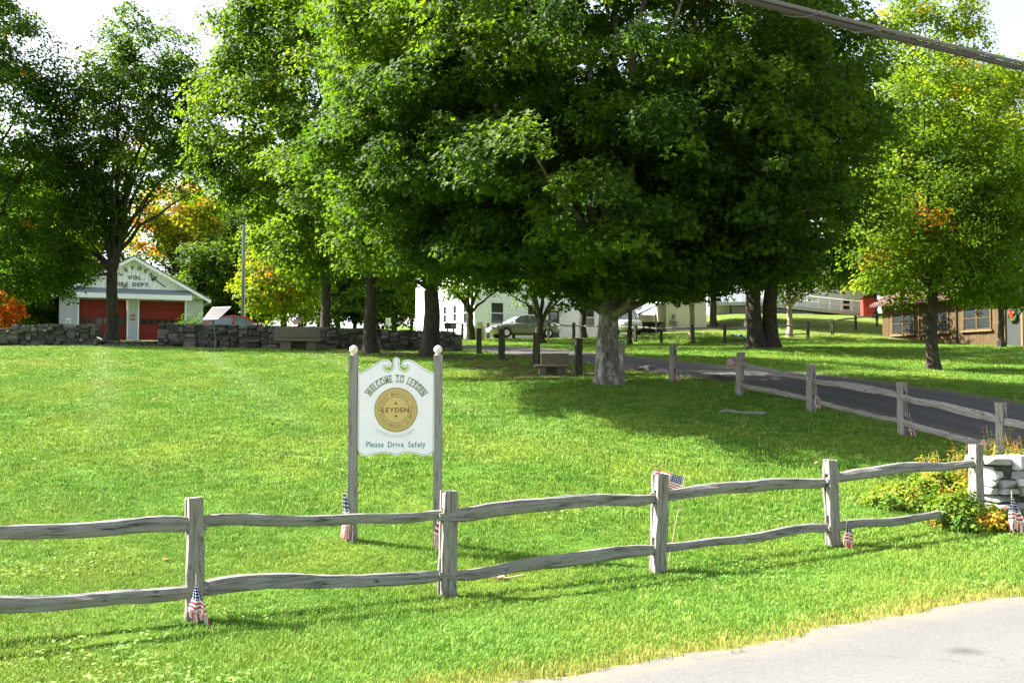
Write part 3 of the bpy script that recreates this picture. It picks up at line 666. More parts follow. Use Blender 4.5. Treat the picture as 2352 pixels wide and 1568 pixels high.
def stone_wall(label, path, course_h, length, depth, seed, meshes=STONES, core='stone'):
    """path: list of (x, y, zbase, height)"""
    rg = random.Random(seed); P = [np.array(p, float) for p in path]; base = P[0][:3].copy()
    root = thing('dry_stone_wall', label, 'stone wall', base); count = 0
    seg = [np.linalg.norm(P[i + 1][:2] - P[i][:2]) for i in range(len(P) - 1)]; T = sum(seg)
    def pt(s_):
        for i, l in enumerate(seg):
            if s_ <= l or i == len(seg) - 1: return P[i] + (P[i + 1] - P[i]) * min(1.0, s_ / l), (P[i + 1] - P[i])[:2] / l
            s_ -= l
    cs = .05; nc = int(T / cs); hs = [0.0] * nc; tops = [pt((k + .5) * cs)[0][3] for k in range(nc)]
    for guard in range(4000):
        open_ = [k for k in range(nc) if hs[k] < tops[k] - .05]
        if not open_: break
        k0 = min(open_, key=lambda k: hs[k] + rg.random() * .02); lv = hs[k0]
        a = k0
        while a > 0 and abs(hs[a - 1] - lv) < .035: a -= 1
        b = k0
        while b < nc - 1 and abs(hs[b + 1] - lv) < .035: b += 1
        run = b - a + 1; big = rg.random()
        want = int(length * (rg.uniform(.35, .8) if big < .45 else rg.uniform(.8, 1.3) if big < .85 else rg.uniform(1.3, 1.9)) / cs)
        w_ = min(run, max(3, want))
        if run - w_ < 4: w_ = run if run < int(length * 2.0 / cs) else run // 2
        a = a if rg.random() < .6 else b - w_ + 1
        hh = course_h * (rg.uniform(.55, .95) if big < .55 else rg.uniform(.9, 1.35) if big < .88 else rg.uniform(1.3, 1.9)); L = w_ * cs
        hh = min(hh, max(.07, L * .75)); base_z = max(hs[a:a + w_])
        tp = max(tops[a:a + w_]); hh = min(hh, max(.08, tp - base_z + .03))
        lo = min(hs[a:a + w_])
        for k in range(a, a + w_): hs[k] = base_z + hh
        q, t = pt((a + w_ / 2) * cs); an = math.atan2(t[1], t[0])
        o = bpy.data.objects.new('stone', rg.choice(meshes)); C.objects.link(o); o.parent = root; count += 1
        o.location = Vector((q[0], q[1], q[2] + (lo + base_z + hh) / 2)) - Vector(base) + Vector((0, rg.uniform(-.09, .07), 0))
        o.scale = (L * 1.07, depth * rg.uniform(.85, 1.12), (base_z + hh - lo) * 1.10); o.rotation_euler = (rg.uniform(-.06, .06) + (math.pi if rg.random() < .5 else 0), rg.uniform(-.08, .08), an + rg.uniform(-.1, .1))
    mb = MB()
    for i in range(len(P) - 1):
        a, b = P[i], P[i + 1]; t = (b - a)[:2]; l = np.linalg.norm(t); t /= l; nn = np.array([-t[1], t[0]]) * depth * .3
        vs = []
        for q in (a, b):
            qq = q[:2] + (t * .1 if q is a else -t * .1)
            for sg in (-1, 1):
                for zz in (-.1, q[3] - course_h * .8): vs.append((*(qq + nn * sg - base[:2]), q[2] + zz - base[2]))
        mb.add(vs, [(0, 1, 3, 2), (4, 6, 7, 5), (0, 4, 5, 1), (2, 3, 7, 6), (1, 5, 7, 3)])
    mb.build('core', 'roof' if core == 'stone' else 'stone', root); return root, count
def wpt(px, d, top_py):
    p = ground(px, d); tp = at(px, top_py, d)[2]; return (p[0], p[1], p[2] - .04, tp - p[2] + .04)
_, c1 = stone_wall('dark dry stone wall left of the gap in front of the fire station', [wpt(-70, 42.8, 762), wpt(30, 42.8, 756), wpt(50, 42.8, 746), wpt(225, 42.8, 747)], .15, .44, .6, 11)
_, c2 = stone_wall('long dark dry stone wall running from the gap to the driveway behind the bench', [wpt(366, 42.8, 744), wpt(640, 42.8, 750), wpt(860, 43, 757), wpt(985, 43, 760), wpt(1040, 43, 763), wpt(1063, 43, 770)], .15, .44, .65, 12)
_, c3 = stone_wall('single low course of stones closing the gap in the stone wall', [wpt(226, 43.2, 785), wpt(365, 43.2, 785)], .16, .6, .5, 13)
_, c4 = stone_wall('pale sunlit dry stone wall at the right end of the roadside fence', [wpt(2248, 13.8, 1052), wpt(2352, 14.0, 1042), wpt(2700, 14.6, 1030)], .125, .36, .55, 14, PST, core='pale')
print('stones', c1, c2, c3, c4)
# edging stones along the drive
for k, (px, py, s_, lb) in enumerate(((1486, 850, .34, 'flat pale stone at the driveway edge left of the railless fence post'), (1470, 853, .22, 'smallest pale stone at the driveway edge beside the big maple trunk'), (1640, 871, .30, 'pale stone under the missing rails between two driveway fence posts'),
        (1672, 874, .34, 'pale stone just left of the fence post where the driveway rails begin'))):
    b = on_ground(px, py); rg = random.Random(k)
    o = bpy.data.objects.new('edging_stone', STONES[k]); C.objects.link(o); o.location = (b[0], b[1], h(*b) + .03); o.scale = (s_ * 1.4, s_, s_ * .5); o.rotation_euler = (0, .1, rg.uniform(0, 3))
    o['label'] = lb; o['category'] = 'stone'; o['group'] = 'pale stones along the driveway edge'
# ------------------------------------------------------------------ fire station
def quad_board(mb, x0, x1, z0, z1a, z1b, y0, y1):
    mb.add([(x0, y0, z0), (x1, y0, z0), (x1, y0, z1b), (x0, y0, z1a), (x0, y1, z0), (x1, y1, z0), (x1, y1, z1b), (x0, y1, z1a)],
           [(0, 1, 2, 3), (5, 4, 7, 6), (4, 0, 3, 7), (1, 5, 6, 2), (3, 2, 6, 7), (4, 5, 1, 0)])
FS = np.array([-31.9, 70.0, 0]); FS[2] = h(-28, 71.5)
fs = thing('fire_station', 'white gabled fire station with two red garage doors', 'fire station', FS, R(24))
W, EZ, AZ, DP = 9.75, 3.32, 6.05, 13
for a, b in ((0, 1.29), (4.46, 5.29), (8.45, W)): MB().box(((a + b) / 2, .14, 1.3), (b - a, .28, 3.7)).build('wall', 'gray_wall', fs)
mb = MB(); mb.box((.14, DP / 2 + .3, 1.35), (.28, DP, 3.5)); mb.box((W - .14, DP / 2 + .3, 1.35), (.28, DP, 3.5)); mb.box((W / 2, DP + .4, 1.35), (W, .28, 3.5)); mb.build('side_wall', 'white_wood', fs)
mb = MB(); mb.box((W / 2, .5, 3.2), (W - .6, .3, .4)); mb.box((W / 2, 6, -.2), (W - .6, 12, .1)); mb.build('floor_slab', 'gray_wall', fs)
nb = 33; bw = W / nb; gz_ = lambda x: EZ + (AZ - EZ) * (1 - abs(x - W / 2) / (W / 2))
for k in range(nb):
    x0, x1 = k * bw + .008, (k + 1) * bw - .008; mb = MB(); quad_board(mb, x0, x1, 3.2, gz_(x0), gz_(x1), -.03 - .008 * (k % 2), .2); mb.build('board', 'white', fs)
OH = .48; sl = (AZ - EZ) / (W / 2)
mb = MB()
for sg in (0, 1):
    ex = -OH if sg == 0 else W + OH; ez = EZ - sl * OH
    vs = []
    for y in (-.55, DP + .8):
        vs += [(ex, y, ez + .05), (W / 2, y, AZ + .05), (W / 2, y, AZ + .17), (ex, y, ez + .17)]
    mb.add(vs, [(0, 1, 2, 3), (7, 6, 5, 4), (0, 4, 5, 1), (3, 2, 6, 7), (0, 3, 7, 4)])
mb.build('roof', 'roof', fs)
mb = MB()
for sg in (0, 1):
    ex = -OH if sg == 0 else W + OH; ez = EZ - sl * OH
    mb.add([(ex, -.58, ez - .16), (W / 2, -.58, AZ - .16), (W / 2, -.58, AZ + .06), (ex, -.58, ez + .06), (ex, -.55, ez - .16), (W / 2, -.55, AZ - .16), (W / 2, -.55, AZ + .06), (ex, -.55, ez + .06)], [(0, 1, 2, 3), (7, 6, 5, 4), (0, 4, 5, 1), (3, 2, 6, 7)])
    mb.add([(ex, -.55, ez + .03), (W / 2, -.55, AZ + .03), (W / 2, 0, AZ + .03), (ex, 0, ez + .03)], [(0, 1, 2, 3)])
    mb.box((ex, DP / 2, ez + .02), (.05, DP + 1.2, .2))
mb.build('rake_board', 'white', fs)
mb = MB(); x0, x1 = .95, 8.85
mb.add([(x0, -.04, 3.82), (x1, -.04, 3.82), (x1, -1.0, 3.38), (x0, -1.0, 3.38), (x0, -.04, 3.32), (x1, -.04, 3.32), (x1, -1.0, 3.30), (x0, -1.0, 3.30)], [(0, 3, 2, 1), (4, 5, 6, 7), (3, 7, 6, 2), (0, 4, 7, 3), (1, 2, 6, 5)])
cano = mb.build('canopy', 'shingle', fs)
mb = MB(); mb.box(((x0 + x1) / 2, -1.02, 3.2), (x1 - x0, .04, .34)); mb.box(((x0 + x1) / 2, -.5, 3.06), (x1 - x0 - .02, 1.0, .03)); mb.build('fascia', 'white', cano)
for a, b in ((1.29, 4.46), (5.29, 8.45)):
    dr = MB().box(((a + b) / 2, .30, 1.4), (b - a - .02, .04, 3.1)).build('garage_door', 'red', fs)
    for k in range(5): 
        z0, z1 = -.05 + k * .61, -.05 + k * .61 + .59
        if k == 2:
            mb = MB(); nP = 6; pw = (b - a - .1) / nP
            mb.box(((a + b) / 2, .265, z0 + .04), (b - a - .06, .05, .08)); mb.box(((a + b) / 2, .265, z1 - .04), (b - a - .06, .05, .08))
            for q in range(nP + 1): mb.box((a + .05 + q * pw, .265, (z0 + z1) / 2), (.09, .05, z1 - z0 - .16))
            mb.build('panel', 'red', dr)
            for q in range(nP): MB().box((a + .05 + (q + .5) * pw, .275, (z0 + z1) / 2), (pw - .1, .012, z1 - z0 - .17)).build('pane', 'glass', dr)
        else: MB().box(((a + b) / 2, .262, (z0 + z1) / 2), (b - a - .06, .05, z1 - z0)).build('panel', 'red', dr)
    [MB().box((xx, -.012, 1.5), (.1, .03, 3.05)).build('door_trim', 'white', fs) for xx in (a - .05, b + .05)]
def letters(mb_list, txt, cx, z, size, arc=None):
    x = 0; items = []
    for ch in txt:
        if ch == ' ': x += .55; continue
        vs, f_, a, b = glyph(ch, .1, .012); items.append((vs, f_, a, x)); x += b - a + .2
    x -= .2
    for vs, f_, a, ox in items:
        mb = MB(); mb.add([(cx + (v[0] - a + ox - x / 2) * size, -.07 - v[2] * .2, z + v[1] * size) for v in vs], f_); mb.build('letter', 'letter', fs)
letters(None, 'VOL.', 5.0, 4.5, .40); letters(None, 'FIRE DEPT.', 4.85, 4.0, .40)
for k, ch in enumerate('LEYDEN'):
    an = R(138 - k * 19.5); vs, f_, a, b = glyph(ch, .1, .012); cx, cz_ = 5.02 + 1.25 * math.cos(an), 3.95 + 1.25 * math.sin(an); rt = an - math.pi / 2; w2 = (b - a) / 2
    mb = MB(); mb.add([(cx + ((v[0] - a - w2) * math.cos(rt) - v[1] * math.sin(rt)) * .40, -.07 - v[2] * .2, cz_ + ((v[0] - a - w2) * math.sin(rt) + v[1] * math.cos(rt)) * .40) for v in vs], f_); mb.build('letter', 'letter', fs)
mb = MB(); mb.tube([(6.22, -.09, 4.66), (7.05, -.09, 4.02)], .035, 6)
mb.prism([(6.10, 4.45), (6.22, 4.42), (6.36, 4.60), (6.46, 4.74), (6.38, 4.80), (6.26, 4.70), (6.08, 4.60)], -.12, -.06); mb.build('axe_emblem', 'letter', fs)
mb = MB(); mb.box((4.28, -.14, 3.98), (.24, .16, .2)); mb.build('floodlight', 'silver', fs)
for z in (1.62, 1.9): MB().box((4.86, -.02, z), (.32, .03, .17)).build('wall_plaque', 'tan_ink', fs)
pl = MB().box((.62, -.02, 1.42), (.36, .03, .34)).build('wall_notice', 'white', fs)
mb = MB(); text_line(mb, '#2', .62, 1.34, .2, -.04, .9, .02); mb.build('notice_lettering', 'letter', pl)
[MB().box((x, -.97, 3.0), (.14, .14, .1)).build('canopy_lamp', 'silver', cano) for x in (3.1, 6.8)]

# ------------------------------------------------------------------ white house
def siding(mb, x0, x1, z0, z1, step, y, top=None):
    z = z0
    while z < z1 - .01:
        zt = min(z + step, z1)
        if top is None: a0, b0 = x0, x1
        else: a0, b0 = top(z)
        if b0 - a0 > .1: mb.add([(a0, y - .045, z), (b0, y - .045, z), (b0, y - .012, zt), (a0, y - .012, zt), (a0, y + .02, z), (b0, y + .02, z)], [(0, 1, 2, 3), (4, 5, 1, 0)])
        z += step
def window(root, x0, x1, z0, z1, y, axis='x', frame='white', cols=1, rows=2):
    """frame with its pane and sash bars standing proud of the wall, as a part with sub-parts"""
    def B(mb, c, d):
        if axis == 'x': mb.box(c, d)
        else: mb.box((c[1], c[0], c[2]), (d[1], d[0], d[2]))
    w, hh = x1 - x0, z1 - z0; cx, cz_ = (x0 + x1) / 2, (z0 + z1) / 2; mb = MB()
    B(mb, (x0 - .05, y - .04, cz_), (.1, .07, hh + .2)); B(mb, (x1 + .05, y - .04, cz_), (.1, .07, hh + .2)); B(mb, (cx, y - .04, z1 + .05), (w, .07, .1)); B(mb, (cx, y - .05, z0 - .05), (w, .1, .1))
    f = mb.build('window', frame, root)
    for r in range(rows):
        for c in range(cols):
            mb = MB(); B(mb, (x0 + (c + .5) * w / cols, y - .03, z0 + (r + .5) * hh / rows), (w / cols - .05, .02, hh / rows - .05)); mb.build('pane', 'glass', f)
    mb = MB()
    for r in range(1, rows): B(mb, (cx, y - .045, z0 + r * hh / rows), (w, .04, .055))
    for c in range(1, cols): B(mb, (x0 + c * w / cols, y - .044, cz_), (.055, .036, hh))
    if mb.v: mb.build('sash_bar', frame, f)
    return f
HO = np.array([-2.56, 68.0, 0]); HO[2] = h(-2.56, 68)
ho = thing('white_house', 'white clapboard house with a dark green door behind the grey sedan', 'house', HO, R(30))
HW, HD, HE = 14.2, 9.4, 5.3
mb = MB(); mb.box((HW / 2, HD / 2, HE / 2 - .6), (HW - .06, HD - .06, HE + 1.1)); mb.build('wall', 'white_wood', ho)
mb = MB(); siding(mb, .06, HW - .06, -.3, HE, .175, -.005); mb.build('siding', 'white_wood', ho, kind='stuff')
mb = MB(); z = -.3
while z < HE: mb.add([(-.022, .06, z), (-.022, HD - .06, z), (0.0, HD - .06, z + .175), (0.0, .06, z + .175)], [(1, 0, 3, 2)]); z += .175
mb.build('siding', 'white_wood', ho, kind='stuff')
[MB().box((x, y, HE / 2 - .3), (.16, .16, HE + .8)).build('corner_board', 'white', ho) for x, y in ((0, 0), (HW, 0), (0, HD))]
mb = MB(); A = HE + 3.2
mb.add([(-.5, -.5, HE - .1), (HW + .5, -.5, HE - .1), (HW + .5, HD / 2, A), (-.5, HD / 2, A), (-.5, HD + .5, HE - .1), (HW + .5, HD + .5, HE - .1),
        (-.5, -.5, HE + .08), (HW + .5, -.5, HE + .08), (HW + .5, HD / 2, A + .18), (-.5, HD / 2, A + .18), (-.5, HD + .5, HE + .08), (HW + .5, HD + .5, HE + .08)],
       [(0, 3, 2, 1), (3, 4, 5, 2), (6, 7, 8, 9), (9, 8, 11, 10), (0, 1, 7, 6), (4, 10, 11, 5), (0, 6, 9, 3), (3, 9, 10, 4), (1, 2, 8, 7), (2, 5, 11, 8)]); mb.build('roof', 'shingle', ho)
mb = MB(); mb.add([(-.01, 0, HE), (-.01, HD, HE), (-.01, HD / 2, A), (.2, 0, HE), (.2, HD, HE), (.2, HD / 2, A), (HW, 0, HE), (HW, HD, HE), (HW, HD / 2, A)], [(0, 2, 1), (3, 4, 5), (6, 7, 8)]); mb.build('gable', 'white_wood', ho)
for a, b, z0, z1 in ((1.26, 2.22, 1.05, 2.49), (4.2, 5.15, 1.0, 2.45), (8.95, 9.88, 1.0, 2.4), (12.55, 13.2, 1.2, 2.7), (1.26, 2.22, 3.6, 4.9), (4.2, 5.15, 3.6, 4.9), (8.95, 9.88, 3.6, 4.9)): window(ho, a, b, z0, z1, -.02)
for a, b, z0, z1 in ((.85, 1.5, 1.1, 2.5), (2.6, 3.1, 1.3, 2.4), (4.2, 4.7, 1.3, 2.4), (7, 7.9, 1.1, 2.5), (2.0, 2.9, 3.6, 4.9)): window(ho, a, b, z0, z1, -.02, 'y')
dr = MB().box((6.36, -.05, 1.05), (.93, .06, 2.1)).build('door', 'green_door', ho); MB().box((6.72, -.1, 1.0), (.05, .06, .05)).build('handle', 'chrome', dr); MB().box((6.36, -.085, 1.6), (.55, .015, .7)).build('pane', 'glass', dr)
[MB().box((xx, -.05, 1.1), (.11, .08, 2.3)).build('door_trim', 'white', ho) for xx in (5.83, 6.89)]
mb = MB(); mb.box((6.36, -.4, 2.34), (1.6, .85, .1)); mb.build('door_hood', 'white', ho)
for x in (5.7, 7.0):
    mb = MB(); mb.tube([(x, -.04, 1.75), (x, -.75, 2.28)], .035, 6); mb.box((x, -.05, 2.0), (.06, .06, .6)); mb.build('bracket', 'white', ho)
MB().box((6.36, -.6, -.15), (1.4, 1.1, .3)).build('door_step', 'granite', ho)

# cream shed with its lean-to
a = at(1530, 757, 66); SH = np.array([a[0], a[1], h(a[0] + 1, a[1])]); sh = thing('cream_shed', 'cream clapboard shed with a slanted lean-to roof on its left side', 'shed', SH, R(8))
mb = MB(); mb.box((1.4, 1.8, 1.0), (2.72, 3.5, 2.9)); mb.build('wall', 'cream', sh)
mb = MB(); siding(mb, 0.0, 2.8, -.4, 2.3, .205, .045); mb.build('siding', 'cream', sh, kind='stuff')
mb = MB(); mb.add([(-.2, -.2, 2.25), (3.0, -.2, 2.25), (3.0, 1.8, 3.6), (-.2, 1.8, 3.6), (-.2, 3.8, 2.25), (3, 3.8, 2.25), (-.2, -.2, 2.4), (3.0, -.2, 2.4), (3.0, 1.8, 3.75), (-.2, 1.8, 3.75), (-.2, 3.8, 2.4), (3, 3.8, 2.4)],
    [(0, 3, 2, 1), (3, 4, 5, 2), (6, 7, 8, 9), (9, 8, 11, 10), (0, 1, 7, 6), (0, 6, 9, 3), (3, 9, 10, 4), (1, 2, 8, 7), (2, 5, 11, 8)]); mb.build('roof', 'shingle', sh)
mb = MB(); mb.add([(0, -.3, 1.95), (0, 2.4, 1.95), (-2.05, 2.4, 1.0), (-2.05, -.3, 1.0), (0, -.3, 2.05), (0, 2.4, 2.05), (-2.05, 2.4, 1.1), (-2.05, -.3, 1.1)], [(0, 1, 2, 3), (7, 6, 5, 4), (3, 2, 6, 7), (0, 3, 7, 4), (1, 5, 6, 2)]); mb.build('lean_to_roof', 'shingle', sh)
for x, y in ((-1.9, -.2), (-.75, -.2)): MB().box((x, y, .3), (.1, .1, 1.75)).build('roof_post', 'signpost', sh)
MB().box((-1.0, 2.3, .4), (2.0, .08, 1.6)).build('back_wall', 'cream', sh)
[MB().box((x, -.05, z), (.2, .14, .3)).build('utility_meter', 'silver', sh) for x, z in ((.35, .55), (.62, .5), (.5, .95))]
for x, w in ((-1.55, .75), (-.62, .9)):
    p = Matrix.Rotation(R(8), 3, 'Z') @ Vector((x, .4, 0)) + Vector(SH)
    b = thing('storage_bin', 'black storage bin under the lean-to roof, ' + ('left one' if x < -1 else 'right one'), 'bin', p, R(8))
    MB().box((0, 0, .22), (w, .6, .65)).build('body', 'black', b); MB().box((0, 0, .57), (w + .06, .66, .06)).build('lid', 'dark_metal', b)

# brown barn
BA = np.array([23.5, 63.0, 0]); BA[2] = h(25.2, 58) - .12
bn = thing('brown_barn', 'brown board barn with paired windows and a reddish roof', 'barn', BA, math.atan2(-.94, .344))
BL, BE = 13.0, 2.75; k = 0; x = 0
WIN = [(.95, 2.79), (3.64, 5.54), (6.72, 8.65)]; rg = random.Random(3)
while x < BL:
    w = rg.uniform(.24, .34); x1 = min(x + w, BL); xm = (x + x1) / 2; segs = [(-.6, BE)]
    for a, b in WIN:
        if a - .05 < xm < b + .05: segs = [(-.6, .82), (2.12, BE)]
    if 9.6 < xm < 10.7: segs = [(2.15, BE)]
    [MB().box((xm, -.015 - rg.uniform(0, .02), (a + b) / 2), (x1 - x - .012, .03, b - a)).build('board', 'barn', bn) for a, b in segs]; x = x1
mb = MB(); mb.box((BL / 2, 3.5, .9), (BL - .05, 6.9, 3.4)); mb.build('wall', 'barn', bn)
mb = MB(); mb.add([(-.5, -.6, BE - .15), (BL + .5, -.6, BE - .15), (BL + .5, 3.5, BE + 1.9), (-.5, 3.5, BE + 1.9), (-.5, 7.6, BE - .15), (BL + .5, 7.6, BE - .15), (-.5, -.6, BE), (BL + .5, -.6, BE), (BL + .5, 3.5, BE + 2.05), (-.5, 3.5, BE + 2.05), (-.5, 7.6, BE), (BL + .5, 7.6, BE)],
    [(0, 3, 2, 1), (3, 4, 5, 2), (6, 7, 8, 9), (9, 8, 11, 10), (0, 1, 7, 6), (0, 6, 9, 3), (3, 9, 10, 4), (1, 2, 8, 7), (2, 5, 11, 8)]); mb.build('roof', 'barn_roof', bn)
mb = MB(); mb.add([(0, 0, BE), (0, 7, BE), (0, 3.5, BE + 1.9)], [(0, 1, 2)]); mb.build('gable', 'barn', bn)
for a, b in WIN:
    m_ = (a + b) / 2; window(bn, a + .04, m_ - .06, .9, 2.05, -.03, frame='barn', cols=1); window(bn, m_ + .06, b - .04, .9, 2.05, -.03, frame='barn', cols=1)
    MB().box((m_, -.1, .76), (b - a + .3, .16, .09)).build('window_sill', 'barn_trim', bn)
MB().box((3.2, -.05, 1.1), (.1, .05, 3.2)).build('batten', 'barn_trim', bn); MB().tube([(6.2, -.1, -.3), (6.2, -.1, BE - .1)], .05, 8).build('downspout', 'dark_metal', bn)
dr = MB().box((10.15, .02, 1.0), (1.05, .05, 2.3)).build('door', 'dark_metal', bn)
[MB().box((xx, -.05, 1.0), (.12, .08, 2.3)).build('door_trim', 'barn_trim', bn) for xx in (9.57, 10.74)]; MB().box((10.15, -.05, 2.21), (1.3, .08, .12)).build('door_trim', 'barn_trim', bn)
wv = Matrix.Rotation(math.atan2(-.94, .344), 3, 'Z') @ Vector((10.15, -.1, 1.45)) + Vector(BA)
wr = thing('door_wreath', 'green door wreath with a red bow on the brown barn door', 'wreath', wv, math.atan2(-.94, .344))
mb = MB(); rg = random.Random(2); mb.tube([(.24 * math.cos(t), rg.uniform(-.02, .02), .24 * math.sin(t)) for t in np.linspace(0, 2 * math.pi, 22)], .075, 6, False, .3, rg); mb.build('ring', 'wreath', wr)
mb = MB(); mb.prism([(-.16, .3), (0, .2), (.16, .3), (.16, .1), (0, .17), (-.16, .1)], -.1, -.05); mb.box((-.05, -.07, .02), (.07, .04, .26)); mb.box((.05, -.07, .0), (.07, .04, .3)); mb.build('bow', 'bow', wr)

# white building with ramp up the bank
a = at(1632, 715, 84); WB = np.array([a[0], a[1], h(a[0] + 5, a[1])]); wb = thing('white_building', 'white building with a long wheelchair ramp up on the grassy bank', 'building', WB, R(-4))
mb = MB(); mb.box((6.6, 5, 2.5), (13.2, 8, 7)); mb.build('wall', 'white_wood', wb); mb = MB(); siding(mb, 0, 13.2, -.4, 6, .2, .97); mb.build('siding', 'white_wood', wb, kind='stuff')
for a, b in ((1.0, 1.9), (3.0, 3.9), (5.2, 6.1), (8.0, 8.9), (11.2, 11.75)): window(wb, a, b, 1.6 if a < 11 else .3, 3.0 if a < 11 else 1.2, .95)
mb = MB(); mb.add([(-.4, .5, 5.9), (13.6, .5, 5.9), (13.6, 5, 8.6), (-.4, 5, 8.6), (-.4, .5, 6.1), (13.6, .5, 6.1), (13.6, 5, 8.8), (-.4, 5, 8.8)], [(0, 3, 2, 1), (4, 5, 6, 7), (0, 1, 5, 4), (0, 4, 7, 3), (1, 2, 6, 5)]); mb.build('roof', 'shingle', wb)
mb = MB(); mb.box((1.6, .1, .72), (3.8, 1.6, .28)); mb.add([(3.5, -.7, .86), (12.4, -.7, -.1), (12.4, .8, -.1), (3.5, .8, .86), (3.5, -.7, .58), (12.4, -.7, -.38), (12.4, .8, -.38), (3.5, .8, .58)], [(0, 1, 2, 3), (7, 6, 5, 4), (0, 4, 5, 1), (3, 2, 6, 7), (0, 3, 7, 4), (1, 5, 6, 2)]); rampo = mb.build('ramp', 'gray_wall', wb)
mb = MB(); zz = lambda x: .86 if x < 3.5 else .86 - .96 * (x - 3.5) / 8.9
for x in np.arange(-.2, 12.5, .9): mb.box((x, -.68, zz(x) + .45), (.08, .08, .9))
for dz in (.5, .92): mb.tube([(-.2, -.68, .86 + dz), (3.5, -.68, .86 + dz), (12.4, -.68, -.1 + dz)], .04, 6)
mb.build('railing', 'white', rampo)
[MB().box((x, -.5, .1), (.14, .14, 1.1)).build('ramp_post', 'dark_post', rampo) for x in (0, 1.6, 3.2)]
p = at(1997, 724, 80); rs_ = thing('red_shed', 'small bright red shed at the right end of the white building', 'shed', (p[0], p[1], h(p[0], p[1])), R(-10))
MB().box((0, .6, .7), (.95, 1.2, 1.8)).build('wall', 'brick_red', rs_); mb = MB(); mb.prism([(-.6, 1.58), (.6, 1.58), (0, 2.0)], -.15, 1.35); mb.build('roof', 'barn_roof', rs_); MB().box((0, -.02, .55), (.6, .04, 1.4)).build('door', 'brick_red', rs_)

# ------------------------------------------------------------------ vehicles
def car(label, loc, rz, paint, van=False):
    r = thing('parked_car' if not van else 'parked_van', label, 'car' if not van else 'van', loc, rz)
    if not van: # x, z of the top of the lower body, half width
        st = [(-2.33, .55, .80, .55), (-2.28, .42, .92, .74), (-1.9, .26, .99, .84), (-1.2, .22, 1.0, .89), (-.2, .2, .98, .90), (.8, .2, .95, .90), (1.3, .22, .90, .88), (1.9, .26, .80, .82), (2.22, .34, .68, .70), (2.33, .42, .60, .5)]
    else: st = [(-2.4, .4, 1.25, .9), (-2.35, .3, 1.3, .95), (-1, .3, 1.3, .97), (.9, .3, 1.25, .97), (1.5, .3, 1.15, .95), (2.2, .34, 1.0, .88), (2.4, .42, .85, .75)]
    n = 10; vs = []
    for x, zb, zt, w in st:
        zm = zb + (zt - zb) * .55
        prof = [(-w * .9, zb), (-w, zb + .12), (-w * 1.02, zm), (-w * .97, zt - .05), (-w * .85, zt), (w * .85, zt), (w * .97, zt - .05), (w * 1.02, zm), (w, zb + .12), (w * .9, zb)]
        vs += [(x, y, z) for y, z in prof]
    k = len(st); mb = MB(); mb.add(vs, [(i * n + j, i * n + (j + 1) % n, (i + 1) * n + (j + 1) % n, (i + 1) * n + j) for i in range(k - 1) for j in range(n)] + [tuple(reversed(range(n))), tuple(range((k - 1) * n, k * n))]); mb.build('body', paint, r, True)
    g = [(-1.75, .98, .98, .72, .72), (-.95, .99, 1.36, .78, .60), (-.2, .98, 1.45, .80, .62), (.35, .96, 1.40, .80, .60), (1.12, .93, .94, .76, .70)] if not van else [(-2.34, 1.28, 1.30, .90, .8), (-2.2, 1.28, 1.95, .92, .78), (0, 1.28, 2.02, .93, .80), (.9, 1.24, 1.95, .92, .76), (1.55, 1.14, 1.16, .88, .8)]
    vs = []
    for x, zb, zt, w0, w1 in g: vs += [(x, -w0, zb), (x, -w1, zt), (x, w1, zt), (x, w0, zb)]
    mb = MB(); mb.add(vs, [(i * 4 + j, i * 4 + (j + 1) % 4, (i + 1) * 4 + (j + 1) % 4, (i + 1) * 4 + j) for i in range(len(g) - 1) for j in range(4)]); mb.build('window_glass', 'carglass', r)
    mb = MB(); vs = []
    top = g[1:4]
    for x, zb, zt, w0, w1 in top: vs += [(x, -w1 - .012, zt - .035), (x, -w1 + .06, zt + .022), (x, 0, zt + .04), (x, w1 - .06, zt + .022), (x, w1 + .012, zt - .035)]
    mb.add(vs, [(i * 5 + j, i * 5 + j + 1, (i + 1) * 5 + j + 1, (i + 1) * 5 + j) for i in range(len(top) - 1) for j in range(4)]); 
    for sg in (-1, 1):
        P = [(x, sg * (w1 + .005), zt - .01) for x, zb, zt, w0, w1 in g]; mb.tube(P, .035, 6)
        for i in (2,): mb.tube([(g[i][0], sg * (g[i][3] + .005), g[i][1]), (g[i][0], sg * (g[i][4] + .005), g[i][2])], .04, 6)
    mb.build('roof', paint, r, True)
    for x in (-1.38, 1.42):
        for sg in (-1, 1):
            wm = MB(); y = sg * .80
            wm.tube([(x, y - .11, .32), (x, y + .11, .32)], .325, 18); tyre = wm.build('wheel', 'black', r)
            MB().tube([(x, y + sg * .09, .32), (x, y + sg * .125, .32)], .19, 12).build('rim', 'chrome', tyre)
    for sg in (-1, 1):
        MB().box((2.22, sg * .55, .62), (.14, .3, .13)).build('headlight', 'chrome', r); MB().box((-2.27, sg * .6, .80), (.1, .26, .13)).build('tail_light', 'redcar', r)
        mm = MB(); mm.box((.88, sg * .98, 1.0), (.14, .16, .12)); mm.build('mirror', 'whitepaint' if not van else paint, r)
        MB().box((-.1, sg * .925, .83), (.16, .03, .035)).build('handle', 'chrome', r)
    MB().box((2.3, 0, .42), (.1, .5, .12)).build('number_plate', 'white', r)
    return r
p = ground(1201, 63.0); car('grey sedan parked in front of the white clapboard house', p, R(180 + 20), 'carpaint')
p = ground(548, 46.3); rc = car('red car whose roof shows above the stone wall by the flagpole', p, R(8), 'redcar'); rc.scale = (.95, .95, .95)
p = ground(1434, 64.5); vn = car('white van mostly hidden behind the big maple trunk', p, R(-84), 'whitepaint', True); vn.scale = (.85, .85, .8)

